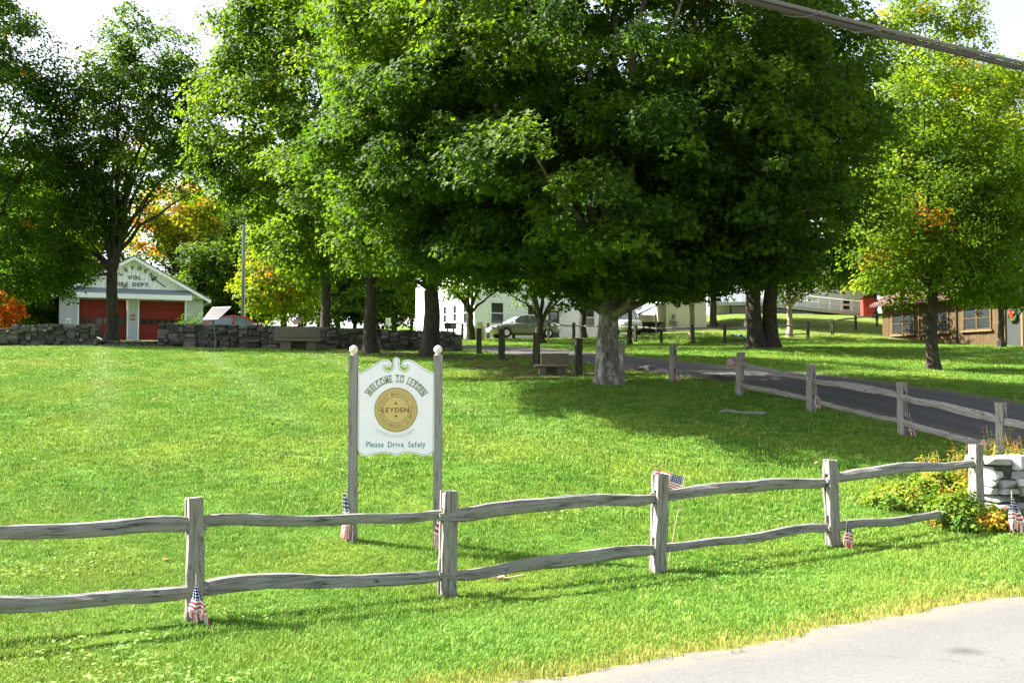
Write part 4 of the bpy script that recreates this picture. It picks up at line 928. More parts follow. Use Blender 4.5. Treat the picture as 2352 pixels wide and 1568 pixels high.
# ------------------------------------------------------------------ small things on the green
d = 38.0; b = ground(495, d)
sp_ = thing('solar_lamp_panel', 'tilted solar panel on a thin dark post on the lawn', 'solar panel', b)
A_, B_, C_, D_ = (at(465, 734, d), at(500, 733, d - .1), at(531, 703.5, d + .42), at(488, 705, d + .5))
nn = np.cross(B_ - A_, D_ - A_); nn /= np.linalg.norm(nn); nn = nn if nn[1] < 0 else -nn
def slab(pts, t, off=0): 
    mb = MB(); f = [p - b + nn * off for p in pts]; k_ = [p - nn * t for p in f]; mb.add(f + k_, [(0, 1, 2, 3), (7, 6, 5, 4)] + [(i, i + 4, (i + 1) % 4 + 4, (i + 1) % 4) for i in range(4)]); return mb
fr = slab((A_, B_, C_, D_), .05).build('frame', 'silver', sp_)
cc = (A_ + B_ + C_ + D_) / 4; rows = 7
for k in range(rows):
    lo, hi = .07 + k * .86 / rows, .07 + (k + .88) * .86 / rows
    L0, L1 = A_ + (D_ - A_) * lo, A_ + (D_ - A_) * hi; R0, R1 = B_ + (C_ - B_) * lo, B_ + (C_ - B_) * hi; q = .07
    slab((L0 + (R0 - L0) * q, R0 + (L0 - R0) * q, R1 + (L1 - R1) * q, L1 + (R1 - L1) * q), .01, .006).build('solar_cell', 'cells', fr)
MB().tube([(0, 0, -.2), (0, 0, .5), tuple((A_ + B_) / 2 + (D_ - A_) * .2 - b - nn * .05)], .028, 8).build('post', 'dark_metal', sp_); MB().box((0, 0, .03), (.5, .3, .06)).build('base_plate', 'dark_metal', sp_)
MB().box(tuple(cc - b - nn * .12 + (0, 0, -.05)), (.2, .16, .16)).build('battery_box', 'dark_metal', sp_)

p = ground(556, 47.5); fp = thing('flagpole', 'tall bluish steel flagpole behind the stone wall', 'flagpole', p)
MB().tube([(0, 0, -.2), (0, 0, 9.2)], [.085, .06], 14).build('pole', 'steel', fp, True); MB().lathe([(.16, -.1), (.16, .1), (.1, .16)], 14).build('base', 'steel', fp); MB().lathe([(.01, 9.2), (.09, 9.26), (.09, 9.34), (.01, 9.4)], 12).build('ball_finial', 'steel', fp)
MB().tube([(.1, -.03, 1.2), (.085, -.03, 9.1)], .012, 5).build('rope', 'white', fp)

p = ground(222, 41.0); sl_ = thing('ground_spotlight', 'small spotlight can tilted on the grass in front of the wall gap', 'spotlight', p)
MB().tube([(-.05, 0, .08), (.1, -.02, .34)], [.10, .13], 14).build('housing', 'stone', sl_); MB().tube([(.1, -.02, .34), (.106, -.021, .35)], .115, 14).build('lens', 'white', sl_); MB().tube([(-.03, 0, -.15), (-.03, 0, .12)], .025, 6).build('stake', 'black', sl_)

def bench(label, px, d, wid, rz, parts):
    p = ground(px, d); r = thing('stone_bench', label, 'bench', p, rz)
    rg = random.Random(int(px)); 
    for nm, c, dm in parts: 
        mb = MB(); mb.box((c[0] * wid, c[1], c[2]), (dm[0] * wid, dm[1], dm[2]), 0, .012); o = mb.build(nm, 'granite', r)
        bv = o.modifiers.new('bevel', 'BEVEL'); bv.width = .018; bv.segments = 1
    return r
bench('long rustic stone bench with a backrest in front of the dark stone wall', 684, 41.0, 1.9, R(10), [('seat', (0, -.1, .43), (1, .55, .12)), ('backrest', (-.01, .22, .76), (.97, .12, .46)), ('leg', (-.25, -.05, .18), (.22, .4, .42)), ('leg', (.28, -.05, .18), (.22, .4, .42)), ('backrest_support', (0, .30, .4), (.5, .1, .6))])
bench('small stone bench in the shade near the big maple trunk', 1268, 28.9, 1.02, R(4), [('seat', (-.03, -.1, .27), (1, .42, .075)), ('backrest', (.10, .2, .48), (.8, .1, .34)), ('leg', (-.28, -.05, .11), (.2, .3, .28)), ('leg', (.22, -.05, .11), (.2, .3, .28)), ('backrest_support', (.1, .2, .2), (.6, .09, .4))])

p = ground(1034, 46.5); top = at(1034, 748, 46.5)[2] - p[2]
mbx = thing('metal_box', 'dark metal box on two short legs behind the stone wall end', 'mailbox', p)
MB().box((0, 0, top), (.55, .3, .27)).build('body', 'dark_metal', mbx); MB().box((.15, -.16, top - .01), (.2, .02, .16)).build('label_plate', 'silver', mbx)
for x in (-.12, .14): MB().box((x, 0, top / 2 - .12), (.08, .08, top - .02)).build('leg', 'dark_metal', mbx)
p = ground(1102, 60.0); tk = thing('gas_tank', 'cream upright gas tank with a collar by the house corner', 'tank', p)
MB().lathe([(.27, -.1), (.30, .1), (.30, .68), (.26, .80), (.14, .88)], 20).build('body', 'tank', tk, True); MB().lathe([(.14, .86), (.16, .9), (.16, 1.06), (.15, 1.08)], 16).build('collar', 'tank', tk); MB().lathe([(.31, -.06), (.31, .05)], 20).build('base_ring', 'tank', tk)
p = ground(891, 66); tb = thing('roadside_notice', 'narrow white two-panel notice standing in the dark woods', 'sign', p)
tz = at(891, 738, 66)[2] - p[2]
for x in (-.09, .09): MB().box((x, 0, tz), (.15, .03, .5)).build('panel', 'white', tb)
MB().box((0, .04, tz / 2), (.05, .04, tz + .3)).build('post', 'steel', tb)
# light blue tarp on the grass
p = ground(1703, 57); rg = random.Random(8); mb = MB(); nu, nv = 14, 7; vs = []
for i in range(nv):
    for j in range(nu):
        x, y = (j / (nu - 1) - .5) * 1.25, (i / (nv - 1) - .5) * .8; vs.append((x, y, .05 + .12 * math.sin(x * 7 + y * 3) ** 2 + rg.uniform(0, .05) + .12 * (1 - abs(x) * 1.6) - .1 * x))
mb.add(vs, [(i * nu + j, i * nu + j + 1, (i + 1) * nu + j + 1, (i + 1) * nu + j) for i in range(nv - 1) for j in range(nu - 1)])
mb.build('blue_tarp', 'tarp', loc=tuple(p), rot=(0, .12, -.15), label='crumpled light blue tarp on the bank left of the twin trunk', category='tarp')
# overhead cable
a = at(1715, -2, 7.6); b = at(2352, 154, 9.3); dvec = (b - a); L = np.linalg.norm(dvec); dvec /= L
ub = thing('overhead_cable', 'twisted black overhead cable crossing the upper right corner', 'cable', a)
s0, s1 = -14, L + 14
uu = np.cross(dvec, [0, 0, 1]); uu /= np.linalg.norm(uu); vv = np.cross(uu, dvec)
for k, (rr, mat, amp, off, fr) in enumerate(((.026, 'cable', .016, 3.4, .12), (.017, 'wire', .030, .9, .12), (.004, 'wire', .046, 0, 9.0))):
    P = []
    for s_ in np.arange(s0, s1, .06 if fr > 1 else .4):
        an = s_ * fr + off; sag = .0016 * ((s_ - L / 2) ** 2 - (L / 2) ** 2); P.append(dvec * s_ + (uu * math.cos(an) + vv * math.sin(an)) * amp + np.array([0, 0, sag]))
    MB().tube(P, rr, 8 if fr < 1 else 5).build('strand' if fr < 1 else 'lashing_wire', mat, ub, True)

# ------------------------------------------------------------------ trees
def leaf_mesh(name, rng, pads, size, per, elong=.8, lobed=False):
    """pads: (n, 9) centre xyz, radius, outward xyz, tint, flat"""
    n = len(pads); cnt = np.maximum(4, (per * (pads[:, 3] / pads[:, 3].mean()) ** 2).astype(int)); idx = np.repeat(np.arange(n), cnt); N = len(idx)
    v = rng.normal(size=(N, 3)); v /= np.linalg.norm(v, axis=1)[:, None]; rad = rng.random(N) ** .45
    r = pads[idx, 3]; o = v * (rad * r)[:, None]; o[:, 2] = o[:, 2] * pads[idx, 8] - .45 * (o[:, 0] ** 2 + o[:, 1] ** 2) / np.maximum(r, .1)
    pos = pads[idx, :3] + o; outw = pads[idx, 4:7]
    nrm = np.array([0, 0, .75]) + outw * .55 + v * .35 + rng.normal(size=(N, 3)) * .42; nrm /= np.linalg.norm(nrm, axis=1)[:, None]
    t = v * [1, 1, .3] + outw * .5 + np.array([0, 0, -.45]) + rng.normal(size=(N, 3)) * .45; t -= nrm * (t * nrm).sum(1)[:, None]; t /= np.linalg.norm(t, axis=1)[:, None] + 1e-9
    b = np.cross(nrm, t); L = size * rng.uniform(.65, 1.25, N); Wd = L * .5 * elong
    fold = (L * rng.uniform(.0, .22, N))[:, None] * nrm
    if not lobed:
        P = np.empty((N, 4, 3)); P[:, 0] = pos - t * (L * .45)[:, None]; P[:, 2] = pos + t * (L * .55)[:, None]
        mid = pos + t * (L * .02)[:, None] + fold; P[:, 1] = mid + b * Wd[:, None]; P[:, 3] = mid - b * Wd[:, None]
        base = np.arange(N)[:, None] * 4
        f = np.stack([base + [0, 1, 2], base + [0, 2, 3]], 1).reshape(-1, 3); nt = 2
    else:
        P = np.empty((N, 6, 3)); q = lambda a, c, k: pos + t * (L * a)[:, None] + b * (L * c)[:, None] + fold * k
        P[:, 0] = q(-.42, 0, 0); P[:, 1] = q(.10, .58, 1.2); P[:, 2] = q(.16, .20, .4); P[:, 3] = q(.66, 0, -.4); P[:, 4] = q(.16, -.20, .4); P[:, 5] = q(.10, -.58, 1.2)
        base = np.arange(N)[:, None] * 6
        f = np.stack([base + [0, 1, 2], base + [0, 2, 3], base + [0, 3, 4], base + [0, 4, 5]], 1).reshape(-1, 3); nt = 4
    tint = np.clip(pads[idx, 7] + rng.normal(size=N) * .05, 0, 1)
    return np_mesh(name, P.reshape(-1, 3), f, {'tint': ('FACE', np.repeat(tint, nt))})

def make_pads(rng, ells, n, pr, tint, tvar, autumn=0.0, inner=.55, flat=.5, cut=None, drop=.75):
    E = np.array([e[:6] for e in ells]); vol = (E[:, 3] * E[:, 4] * E[:, 5]) ** .75; pick = rng.choice(len(E), n, p=vol / vol.sum())
    v = rng.normal(size=(n, 3)); v /= np.linalg.norm(v, axis=1)[:, None]; rad = inner + (1 - inner) * rng.random(n) ** .6
    lump = 1 + .13 * np.sin(v[:, 0] * 7 + pick * 2) * np.sin(v[:, 2] * 8 + pick) + .08 * np.sin(v[:, 1] * 13 + v[:, 2] * 9)
    pos = E[pick, :3] + v * E[pick, 3:6] * (rad * lump)[:, None]
    # drop pads buried deep in another ellipsoid
    keep = np.ones(n, bool)
    for k in range(len(E)):
        q = np.linalg.norm((pos - E[k, :3]) / E[k, 3:6], axis=1); keep &= ~((q < inner * .8) & (rng.random(n) < drop))
    if cut is not None:      # lower skirt of the crown, ragged
        tv_, b_ = cut; keep &= pos[:, 2] + b_[2] - 1.9 > tv_ * (pos[:, 1] + b_[1]) + pr * (.9 * np.sin(pos[:, 0] * 1.9) * np.sin(pos[:, 1] * 1.3 + 1) + rng.normal(size=n) * .55 + .25)
    pos, v, pick = pos[keep], v[keep], pick[keep]; m = len(pos)
    out = v * [1, 1, .6]
    tn = tint + tvar * (np.sin(pos[:, 0] * .9 + pos[:, 2] * .7) * .5 + rng.normal(size=m) * .5)
    au = rng.random(m) < autumn; tn[au] = rng.uniform(.62, .9, au.sum())
    return np.column_stack([pos, pr * rng.uniform(.6, 1.45, m), out, tn, np.full(m, flat)])

def tree_wood(rng, trunk_r, fork, ctr, pads, nlimb, steep=.55, lean=(0, 0), twigs=True, seed=0, double=None):
    """trunk and limbs as one mesh, the thinner branches as another"""
    pr = random.Random(seed); tm, bm_ = MB(), MB()
    top = pads[:, 2].max(); lx, ly = lean
    def trunk(x0, y0, r, lx, ly, hh):
        pts = []; rad = []
        for t in np.linspace(0, 1, 9):
            z = -.35 + t * (hh + .35); fl = 1 + .55 * math.exp(-max(z, 0) * 2.8 / max(r * 3, .4)); pts.append((x0 + lx * t + .03 * math.sin(t * 7 + seed), y0 + ly * t + .03 * math.cos(t * 5 + seed), z)); rad.append(r * fl * (1 - .18 * t))
        tm.tube(pts, rad, 14, False, .045, pr); return np.array(pts[-1]), rad[-1]
    heads = []
    if double:
        for sx in double: heads.append(trunk(sx[0], sx[1], trunk_r, sx[2], sx[3], fork))
    else: heads.append(trunk(0, 0, trunk_r, lx, ly, fork))
    P = pads[:, :3]; far = [int(np.argmax(P[:, 2]))]; dmin = np.linalg.norm(P - P[far[0]], axis=1)
    while len(far) < nlimb: k = int(np.argmax(dmin)); far.append(k); dmin = np.minimum(dmin, np.linalg.norm(P - P[k], axis=1))
    S = []; SR = []
    for k in far:
        hd, hr = heads[pr.randrange(len(heads))]; tgt = hd + (P[k] - hd) * .9
        f0 = hd - np.array([0, 0, pr.uniform(0, .25) * min(fork, 1.2)]); L = np.linalg.norm(tgt - f0)
        c1 = f0 + np.array([(tgt[0] - f0[0]) * (1 - steep) * .6, (tgt[1] - f0[1]) * (1 - steep) * .6, max(.25 * L, (tgt[2] - f0[2]) * .55)])
        ns = 9; pts = []; rad = []; r0 = min(hr * .62, trunk_r * pr.uniform(.34, .55))
        for i in range(ns):
            t = i / (ns - 1); q = (1 - t) ** 2 * f0 + 2 * t * (1 - t) * c1 + t * t * tgt + np.array([pr.uniform(-1, 1), pr.uniform(-1, 1), pr.uniform(-.6, .6)]) * .025 * L * math.sin(math.pi * t)
            pts.append(q); rad.append(max(.018, r0 * (1 - t) ** .9)); 
        tm.tube(pts, rad, 7, False, .03, pr); S += pts[2:]; SR += rad[2:]
    S = np.array(S); SR = np.array(SR)
    if twigs:
        m0 = len(S); nodes = np.empty((m0 + len(P), 3)); nodes[:m0] = S; rr_ = np.empty(m0 + len(P)); rr_[:m0] = SR; k_ = m0
        dmin = np.array([np.linalg.norm(S - p, axis=1).min() for p in P])
        for ip in np.argsort(dmin):
            p = P[ip]; v_ = nodes[:k_] - p; dd_ = np.sqrt((v_ * v_).sum(1)) + 1.2 * np.maximum(0, v_[:, 2]); k = int(np.argmin(dd_)); a = nodes[k]; L = np.linalg.norm(p - a)
            r0 = min(rr_[k] * .8, .008 + .010 * L); nodes[k_] = p; rr_[k_] = max(.007, r0 * .6); k_ += 1
            if L < .15: continue
            bm_.tube([a, (a + p) / 2 + np.array([pr.uniform(-.06, .06) * L, pr.uniform(-.06, .06) * L, .10 * L]), p], [r0, r0 * .75, max(.005, r0 * .5)], 4, False)
    return tm, bm_

def to_local(ells, px, d):
    out = []
    b = ground(px, d)
    for e in ells:
        ex, ey, rx, ry = e[:4]; dy = e[4] if len(e) > 4 else 0; ryd = e[5] if len(e) > 5 else rx
        p = at(ex, ey, d + dy) - b; k = (d + dy) / FPX; out.append((p[0], p[1], p[2], rx * k, ryd * k, ry * k))
    return b, out
TOT = [0]
def tree(label, px, d, trunk_r, fork_py, ells, n, pr, per, size, tint=.42, tvar=.10, autumn=0., nlimb=9, steep=.6, bark='bark', seed=0, cut_py=None, inner=.55, lean=(0, 0), double=None, name='maple_tree', group=None, shift=0., flat=.5, lobed=False, drop=.75):
    rng = np.random.default_rng(seed); b, E = to_local(ells, px, d); root = thing(name, label, 'tree', b, 0, group)
    cut = None if cut_py is None else (math.tan((870 - cut_py) / FPX), b)
    pads = make_pads(rng, E, n, pr, tint, tvar, autumn, inner, flat, cut, drop)
    fork = max(.8, (at(px, fork_py, d) - b)[2]); tm, bm_ = tree_wood(rng, trunk_r, fork, None, pads, nlimb, steep, lean, True, seed, double)
    tm.build('trunk', bark, root, True)
    if bm_.v: bm_.build('branches', 'bark', root, kind='stuff')
    me = leaf_mesh('crown', rng, pads, size, per, lobed=lobed); TOT[0] += len(me.polygons)
    o = link('crown', me, 'leaf', root); o.color = (shift, 0, 0, 1);
    return root

# the big maple in the middle
tree('huge dark green sugar maple with a lichen-spotted trunk in the middle', 1397, 26.0, .31, 715,
     [(1370, 120, 570, 380, -1.2, 640), (1040, 330, 340, 260, -1.6, 380), (980, 90, 270, 230, 0, 300), (1380, 455, 500, 210, -1.6, 580), (1720, 330, 290, 280, -1.8, 480), (1700, 500, 280, 150, -1.8, 440), (1080, 500, 200, 140, -1.5, 220), (1360, -330, 440, 340, 0, 430), (880, 330, 170, 160, -.5, 160),
      (1380, 600, 330, 80, -2.2, 240), (1190, 600, 190, 85, -1, 200), (1610, 590, 230, 95, -2.0, 300), (870, 170, 130, 90, -.5, 150), (1860, 200, 150, 190, 0, 220), (1370, 60, 330, 200, 0, 300), (890, 500, 130, 110, 3.5, 250)],
     2550, .55, 136, .128, .36, .10, .004, 26, .35, 'bark_lichen', 1, cut_py=690, inner=.5, lobed=True, drop=.55)
tree('maple with sunlit yellow-green left flank and dark trunk before the wall', 850, 40.0, .26, 640,
     [(720, 180, 250, 300), (560, 330, 120, 110), (690, 40, 190, 180), (640, 420, 130, 90), (800, 470, 180, 160, -2.6, 310), (820, 200, 190, 330, -2.0, 310), (590, 120, 110, 130), (530, 390, 70, 60), (700, 560, 90, 60), (485, 320, 65, 110), (520, 180, 70, 100)], 980, .66, 90, .165, .42, .09, .003, 14, .6, seed=2, cut_py=640)
tree('maple with a thick forked dark trunk at the stone wall left of the house', 990, 38.0, .34, 665, [(960, 420, 210, 240, -2.4, 310), (1010, 560, 150, 110, -2.8, 290), (900, 250, 160, 220), (1100, 250, 200, 300), (1100, 620, 110, 60)], 420, .65, 80, .165, .36, .08, 0, 10, .6, seed=3, cut_py=650)
tree('dark tall maple behind the stone wall right of the flagpole', 747, 51.0, .27, 560, [(750, 230, 210, 330), (700, 500, 150, 110), (830, 520, 130, 100), (760, 590, 140, 60)], 360, .85, 70, .21, .33, .08, .01, 9, .65, seed=4, cut_py=640)
tree('vase-shaped maple with many bare stems before the fire station', 255, 48.0, .30, 625,
     [(335, 180, 150, 130), (305, 80, 62, 72), (200, 270, 95, 120), (425, 250, 75, 130), (320, 350, 170, 120), (170, 410, 80, 100), (235, 180, 75, 85), (160, 540, 80, 80), (430, 370, 60, 70), (240, 450, 110, 90), (190, 620, 45, 35)], 820, .60, 55, .16, .37, .09, .01, 26, .88, seed=5, cut_py=None, inner=.25)
tree('maple at the left edge with dense dark foliage', -70, 46.5, .3, 640, [(-20, 240, 170, 250), (60, 440, 140, 180), (-120, 60, 160, 210), (25, 90, 65, 110), (30, 580, 150, 110), (90, 280, 70, 120), (120, 200, 60, 80), (110, 600, 90, 70)], 860, .66, 70, .16, .34, .08, .006, 12, .6, seed=6)
tree('twin-trunked dark tree behind the driveway', 1752, 45.0, .36, 650, [(1750, 280, 320, 330), (1600, 480, 190, 160), (1880, 480, 190, 170), (1740, 580, 230, 80), (1900, 590, 120, 60)], 560, .82, 70, .19, .30, .08, .008, 12, .6, seed=7, cut_py=668, double=((-.30, 0, -.1, 0), (.36, .15, .1, .1)), name='twin_trunk_tree')
tree('maple with a straight grey trunk on the lawn before the brown barn', 2143, 34.0, .20, 660, [(2150, 440, 190, 160), (2060, 560, 130, 100), (2240, 520, 130, 120), (2160, 250, 160, 140), (2140, 625, 130, 60), (2290, 380, 110, 120), (2250, 645, 100, 60), (2050, 650, 80, 45), (2200, 400, 130, 130)], 780, .58, 58, .135, .48, .10, .03, 12, .6, seed=8, cut_py=718)
tree('slim tree close to the barn door', 2302, 48.0, .16, 700, [(2320, 560, 110, 110), (2350, 400, 110, 130), (2270, 650, 80, 45), (2340, 660, 60, 40)], 380, .65, 45, .17, .40, .09, .01, 7, .6, seed=9, cut_py=735)
tree('tall yellow-green tree against the sky above the barn', 2200, 62.0, .3, 500, [(2150, 90, 120, 160), (2230, 250, 120, 120), (2090, 300, 90, 140), (2130, 470, 110, 100), (2190, 20, 60, 90), (2080, 120, 70, 130), (2040, 30, 60, 90), (2060, 260, 70, 130)], 460, .85, 48, .22, .56, .09, .05, 18, .85, seed=10, inner=.3)
tree('yellow-green tree with orange sprays at the right edge', 2345, 56.0, .3, 560, [(2340, 310, 120, 160), (2280, 200, 60, 60), (2260, 420, 100, 110), (2400, 250, 110, 150), (2330, 170, 60, 60), (2200, 520, 90, 90)], 480, .8, 48, .20, .54, .1, .07, 9, .7, seed=11)
tree('small maple with a forked trunk in front of the house corner', 1080, 60.0, .26, 720, [(1080, 590, 110, 90), (1040, 520, 90, 100), (1140, 560, 100, 90), (1060, 650, 60, 35)], 200, .72, 45, .19, .40, .09, .0, 7, .6, seed=12, cut_py=700)
tree('small maple with a forked trunk right behind the grey sedan', 1240, 55.0, .24, 735, [(1240, 590, 130, 90), (1180, 520, 100, 90), (1310, 540, 110, 100)], 230, .7, 45, .18, .36, .09, .0, 7, .6, seed=13, cut_py=692)
tree('thin dark tree right of the green house door', 1339, 62.0, .24, 715, [(1340, 570, 120, 110)], 130, .8, 45, .19, .33, .08, 0, 6, .6, seed=14, cut_py=695)
tree('thin dark-stemmed tree just right of the big maple trunk', 1447, 55.0, .13, 700, [(1470, 590, 120, 95)], 140, .72, 45, .18, .34, .08, 0, 6, .6, seed=15, cut_py=700)
tree('pale-barked slim tree in front of the cream shed', 1590, 58.0, .16, 690, [(1600, 580, 120, 105), (1530, 630, 80, 55)], 200, .72, 45, .18, .42, .1, .03, 7, .6, 'bark_pale', seed=16, cut_py=700)
tree('slim pale tree on the bank right of the twin trunk', 1815, 60.0, .18, 700, [(1830, 600, 120, 85), (1920, 610, 90, 50), (1990, 620, 70, 45)], 220, .72, 45, .18, .38, .09, .02, 7, .6, 'bark_pale', seed=17, cut_py=690)
tree('yellow-green tree glowing in the sun right of the flagpole', 650, 64.0, .22, 690, [(640, 590, 85, 130), (600, 660, 50, 60), (690, 640, 70, 90)], 230, .8, 55, .21, .60, .08, .08, 6, .6, seed=18)
tree('orange-tinged autumn maple over the fire station roof', 400, 88.0, .28, 640, [(400, 480, 95, 75), (350, 530, 60, 50), (450, 530, 60, 60)], 180, 1.0, 50, .30, .62, .12, .28, 8, .6, seed=19)
tree('small red-leaved autumn tree at the left edge', 8, 64.0, .08, 760, [(10, 700, 32, 42), (-20, 730, 30, 30)], 55, .5, 40, .2, .87, .06, 0, 5, .5, seed=20, name='red_maple')

# woods behind: a few grown kinds, copied tree by tree
def wood_proto(k, ells, n, pr, per, size, tint, seed, trunk_r=.28, fork=3.0):
    rng = np.random.default_rng(seed); pads = make_pads(rng, ells, n, pr, tint, .1, .02, .45, .5); tm, bm_ = tree_wood(rng, trunk_r, fork, None, pads, 9, .7, (0, 0), False, seed)
    t_ = tm.mesh('trunk'); t_.materials.append(M['bark']); t_.polygons.foreach_set('use_smooth', [True] * len(t_.polygons))
    c_ = leaf_mesh('crown', rng, pads, size, per); c_.materials.append(M['leaf']); TOT[0] += len(c_.polygons); return t_, c_
PRO = [wood_proto(0, [(0, 0, 9, 3.4, 3.4, 4.5), (.8, 0, 13.5, 2.2, 2.2, 3), (-1.5, 0, 6.5, 2.6, 2.6, 2.2)], 220, 1.1, 60, .33, .34, 31),
       wood_proto(1, [(0, 0, 8, 4, 4, 3.6), (1.5, 0, 11, 2.8, 2.8, 3), (-1.8, 0, 11.5, 2.4, 2.4, 2.6), (0, 0, 4.6, 3, 3, 1.5)], 230, 1.1, 60, .33, .38, 32),
       wood_proto(2, [(0, 0, 10, 2.6, 2.6, 5.5), (0, 0, 5.5, 3.0, 3.0, 2.4), (0, 0, 15, 1.4, 1.4, 2.6)], 220, 1.0, 60, .32, .26, 33, .22, 2.2),
       wood_proto(3, [(0, 0, 4.5, 3.2, 3.2, 3.0), (1, 0, 7.5, 2.2, 2.2, 2.0), (-1.2, 0, 2.6, 2.4, 2.4, 1.5)], 160, 1.0, 55, .30, .40, 34, .16, 1.4)]
KINDS = ['broad dark maple', 'round leafy tree', 'narrow dark evergreen-like tree', 'low bushy tree']
BG = [(-120, 78, 0, 1, 0), (-60, 70, 1, 1, 0), (70, 84, 0, .9, 0), (15, 76, 3, 1.1, .02), (-20, 92, 2, 1, .0), (35, 84, 3, 1.1, .02), (80, 95, 0, 1, .03), (140, 105, 2, .9, 0), (200, 100, 1, .95, .06), (430, 96, 1, .95, -.1), (455, 82, 3, .9, -.08), (520, 84, 3, .95, -.06), (560, 92, 0, .9, -.08), (450, 100, 2, .95, 0), (505, 104, 2, .9, .04), (545, 98, 1, .8, .0), (585, 108, 2, .85, .02), (480, 86, 3, .9, .0), (610, 98, 3, 1, .12),
      (690, 92, 1, .9, .1), (735, 84, 3, 1.0, .05), (775, 96, 0, .9, 0), (815, 88, 2, .9, .02), (860, 84, 3, 1.05, .05), (905, 92, 1, .85, .03), (945, 86, 3, .95, .1), (960, 105, 0, 1, 0), (1020, 100, 1, .9, 0), (1100, 98, 0, 1.0, 0),
      (1180, 104, 2, 1, .02), (1260, 100, 1, 1.0, 0), (1340, 105, 0, 1, .0), (1430, 102, 1, 1.0, .05), (1520, 98, 0, 1, .04), (1590, 102, 1, .9, .1), (1650, 106, 2, 1, 0), (1740, 108, 0, 1, 0), (1820, 106, 1, .9, .05), (1900, 108, 0, .95, .06),
      (1970, 100, 1, .9, .1), (2040, 88, 3, 1.3, .08), (2010, 80, 1, .9, .1), (2080, 76, 2, .85, .1), (1545, 76, 1, 1, 0), (1640, 74, 0, .95, 0), (1722, 70, 1, 1.0, .02), (2100, 84, 0, .85, .12), (2190, 82, 1, .9, .08), (2270, 80, 0, .95, .05), (2340, 76, 1, 1, .04), (2430, 74, 0, 1, .05), (2380, 90, 2, 1, 0), (40, 70, 3, .75, .06), (100, 74, 3, .8, .0)]  # includes trees hidden behind the maple crown, added to shade the grassy bank
rgb = random.Random(21)
WHERE = ['left of the fire station', 'behind the fire station', 'behind the flagpole', 'behind the long stone wall', 'behind the white house', 'behind the cream shed', 'behind the white building', 'behind the brown barn']
def where(px): return WHERE[0] if px < 110 else WHERE[1] if px < 480 else WHERE[2] if px < 640 else WHERE[3] if px < 960 else WHERE[4] if px < 1470 else WHERE[5] if px < 1640 else WHERE[6] if px < 2000 else WHERE[7]
ORD = ['first', 'second', 'third', 'fourth', 'fifth', 'sixth', 'seventh', 'eighth']; cnt_ = {}
for px, d, k, s_, sh in sorted(BG):
    w_ = where(px); key = (w_, k); cnt_[key] = cnt_.get(key, 0) + 1
    p = ground(px, d); r = thing('forest_tree', f'{ORD[cnt_[key]-1]} {KINDS[k]} from the left {w_}', 'tree', p, rgb.uniform(0, 6.28), 'trees of the woods behind the green')
    r.scale = (s_ * rgb.uniform(.9, 1.1), s_ * rgb.uniform(.9, 1.1), s_ * rgb.uniform(.9, 1.08))
    for nm, me in zip(('trunk', 'crown'), PRO[k]):
        o = bpy.data.objects.new(nm, me); C.objects.link(o); o.parent = r; o.color = (sh if nm == 'crown' else 0, 0, 0, 1)
print('leaf triangles', TOT[0])

# ------------------------------------------------------------------ shrubs and weeds
def shrub(name, label, px, d, ells, n, pr, per, size, tint, tvar, mat, seed, autumn=0, flat=.7, dz=0, stems=True):
    rng = np.random.default_rng(seed); b, E = to_local(ells, px, d); root = thing(name, label, 'bush', b)
    pads = make_pads(rng, E, n, pr, tint, tvar, autumn, .3, flat); pads[:, 2] = np.maximum(pads[:, 2], .03)
    o = link('foliage', leaf_mesh('foliage', rng, pads, size, per, .75), mat, root); o.color = (0, 0, 0, 1)
    rg = random.Random(seed); mb = MB()
    for p in pads[::3, :3]: mb.tube([(p[0] * .3, p[1] * .3, -.05), (p[0] * .7, p[1] * .7, p[2] * .6), tuple(p)], [.012, .008, .004], 4, False)
    mb.build('stems', 'bark', root, kind='stuff'); return root
shrub('autumn_bush', 'low spreading yellow and rust bush behind the end of the roadside fence', 2110, 14.3, [(2090, 1145, 95, 45), (2170, 1125, 85, 45), (2040, 1160, 55, 38), (2190, 1170, 70, 40)], 330, .12, 46, .055, .30, .22, 'bush', 41, .12)
shrub('autumn_bush', 'olive bush at the foot of the last roadside fence post', 2230, 13.0, [(2225, 1190, 80, 42), (2290, 1195, 50, 34), (2190, 1180, 50, 46)], 260, .11, 44, .055, .22, .24, 'bush', 42, .1)
shrub('bare_shrub', 'thin grey-green shrub before the right wall of the fire station', 447, 66, [(447, 735, 30, 24), (440, 748, 40, 18)], 40, .4, 20, .12, .28, .08, 'leaf', 43)
rg = random.Random(17); mb = MB(); rn_ = np.random.default_rng(5); padl = []
for k in range(150):
    px = rg.uniform(2120, 2420); d = rg.uniform(14.6, 17.2) if px > 2200 else rg.uniform(14.6, 15.8); b = ground(px, d); hh = rg.uniform(.25, .62) * (1.0 if px < 2260 else 1.35); lx, ly = rg.uniform(-.16, .16), rg.uniform(-.12, .12)
    mb.tube([b - (0, 0, .05), b + (lx * .4, ly * .4, hh * .55), b + (lx, ly, hh)], [.006, .005, .003], 4, False)
    top = b + (lx, ly, hh)
    for q in range(7): padl.append((*(b + np.array((lx, ly, hh)) * (.25 + .11 * q) + (rg.uniform(-.05, .05), rg.uniform(-.05, .05), 0)), .07, 0, 0, .3, rg.choice((.1, .25, .45, .5, .75, .9)), .9))
mb.build('tall_weeds', 'straw', kind='stuff', label='tall dry weeds with seed heads behind the roadside fence end')
o = link('weed_leaves', leaf_mesh('weed_leaves', rn_, np.array(padl), .05, 9, .5), 'bush', kind='stuff', label='olive and straw weed leaves around the driveway fence end'); o.color = (0, 0, 0, 1)

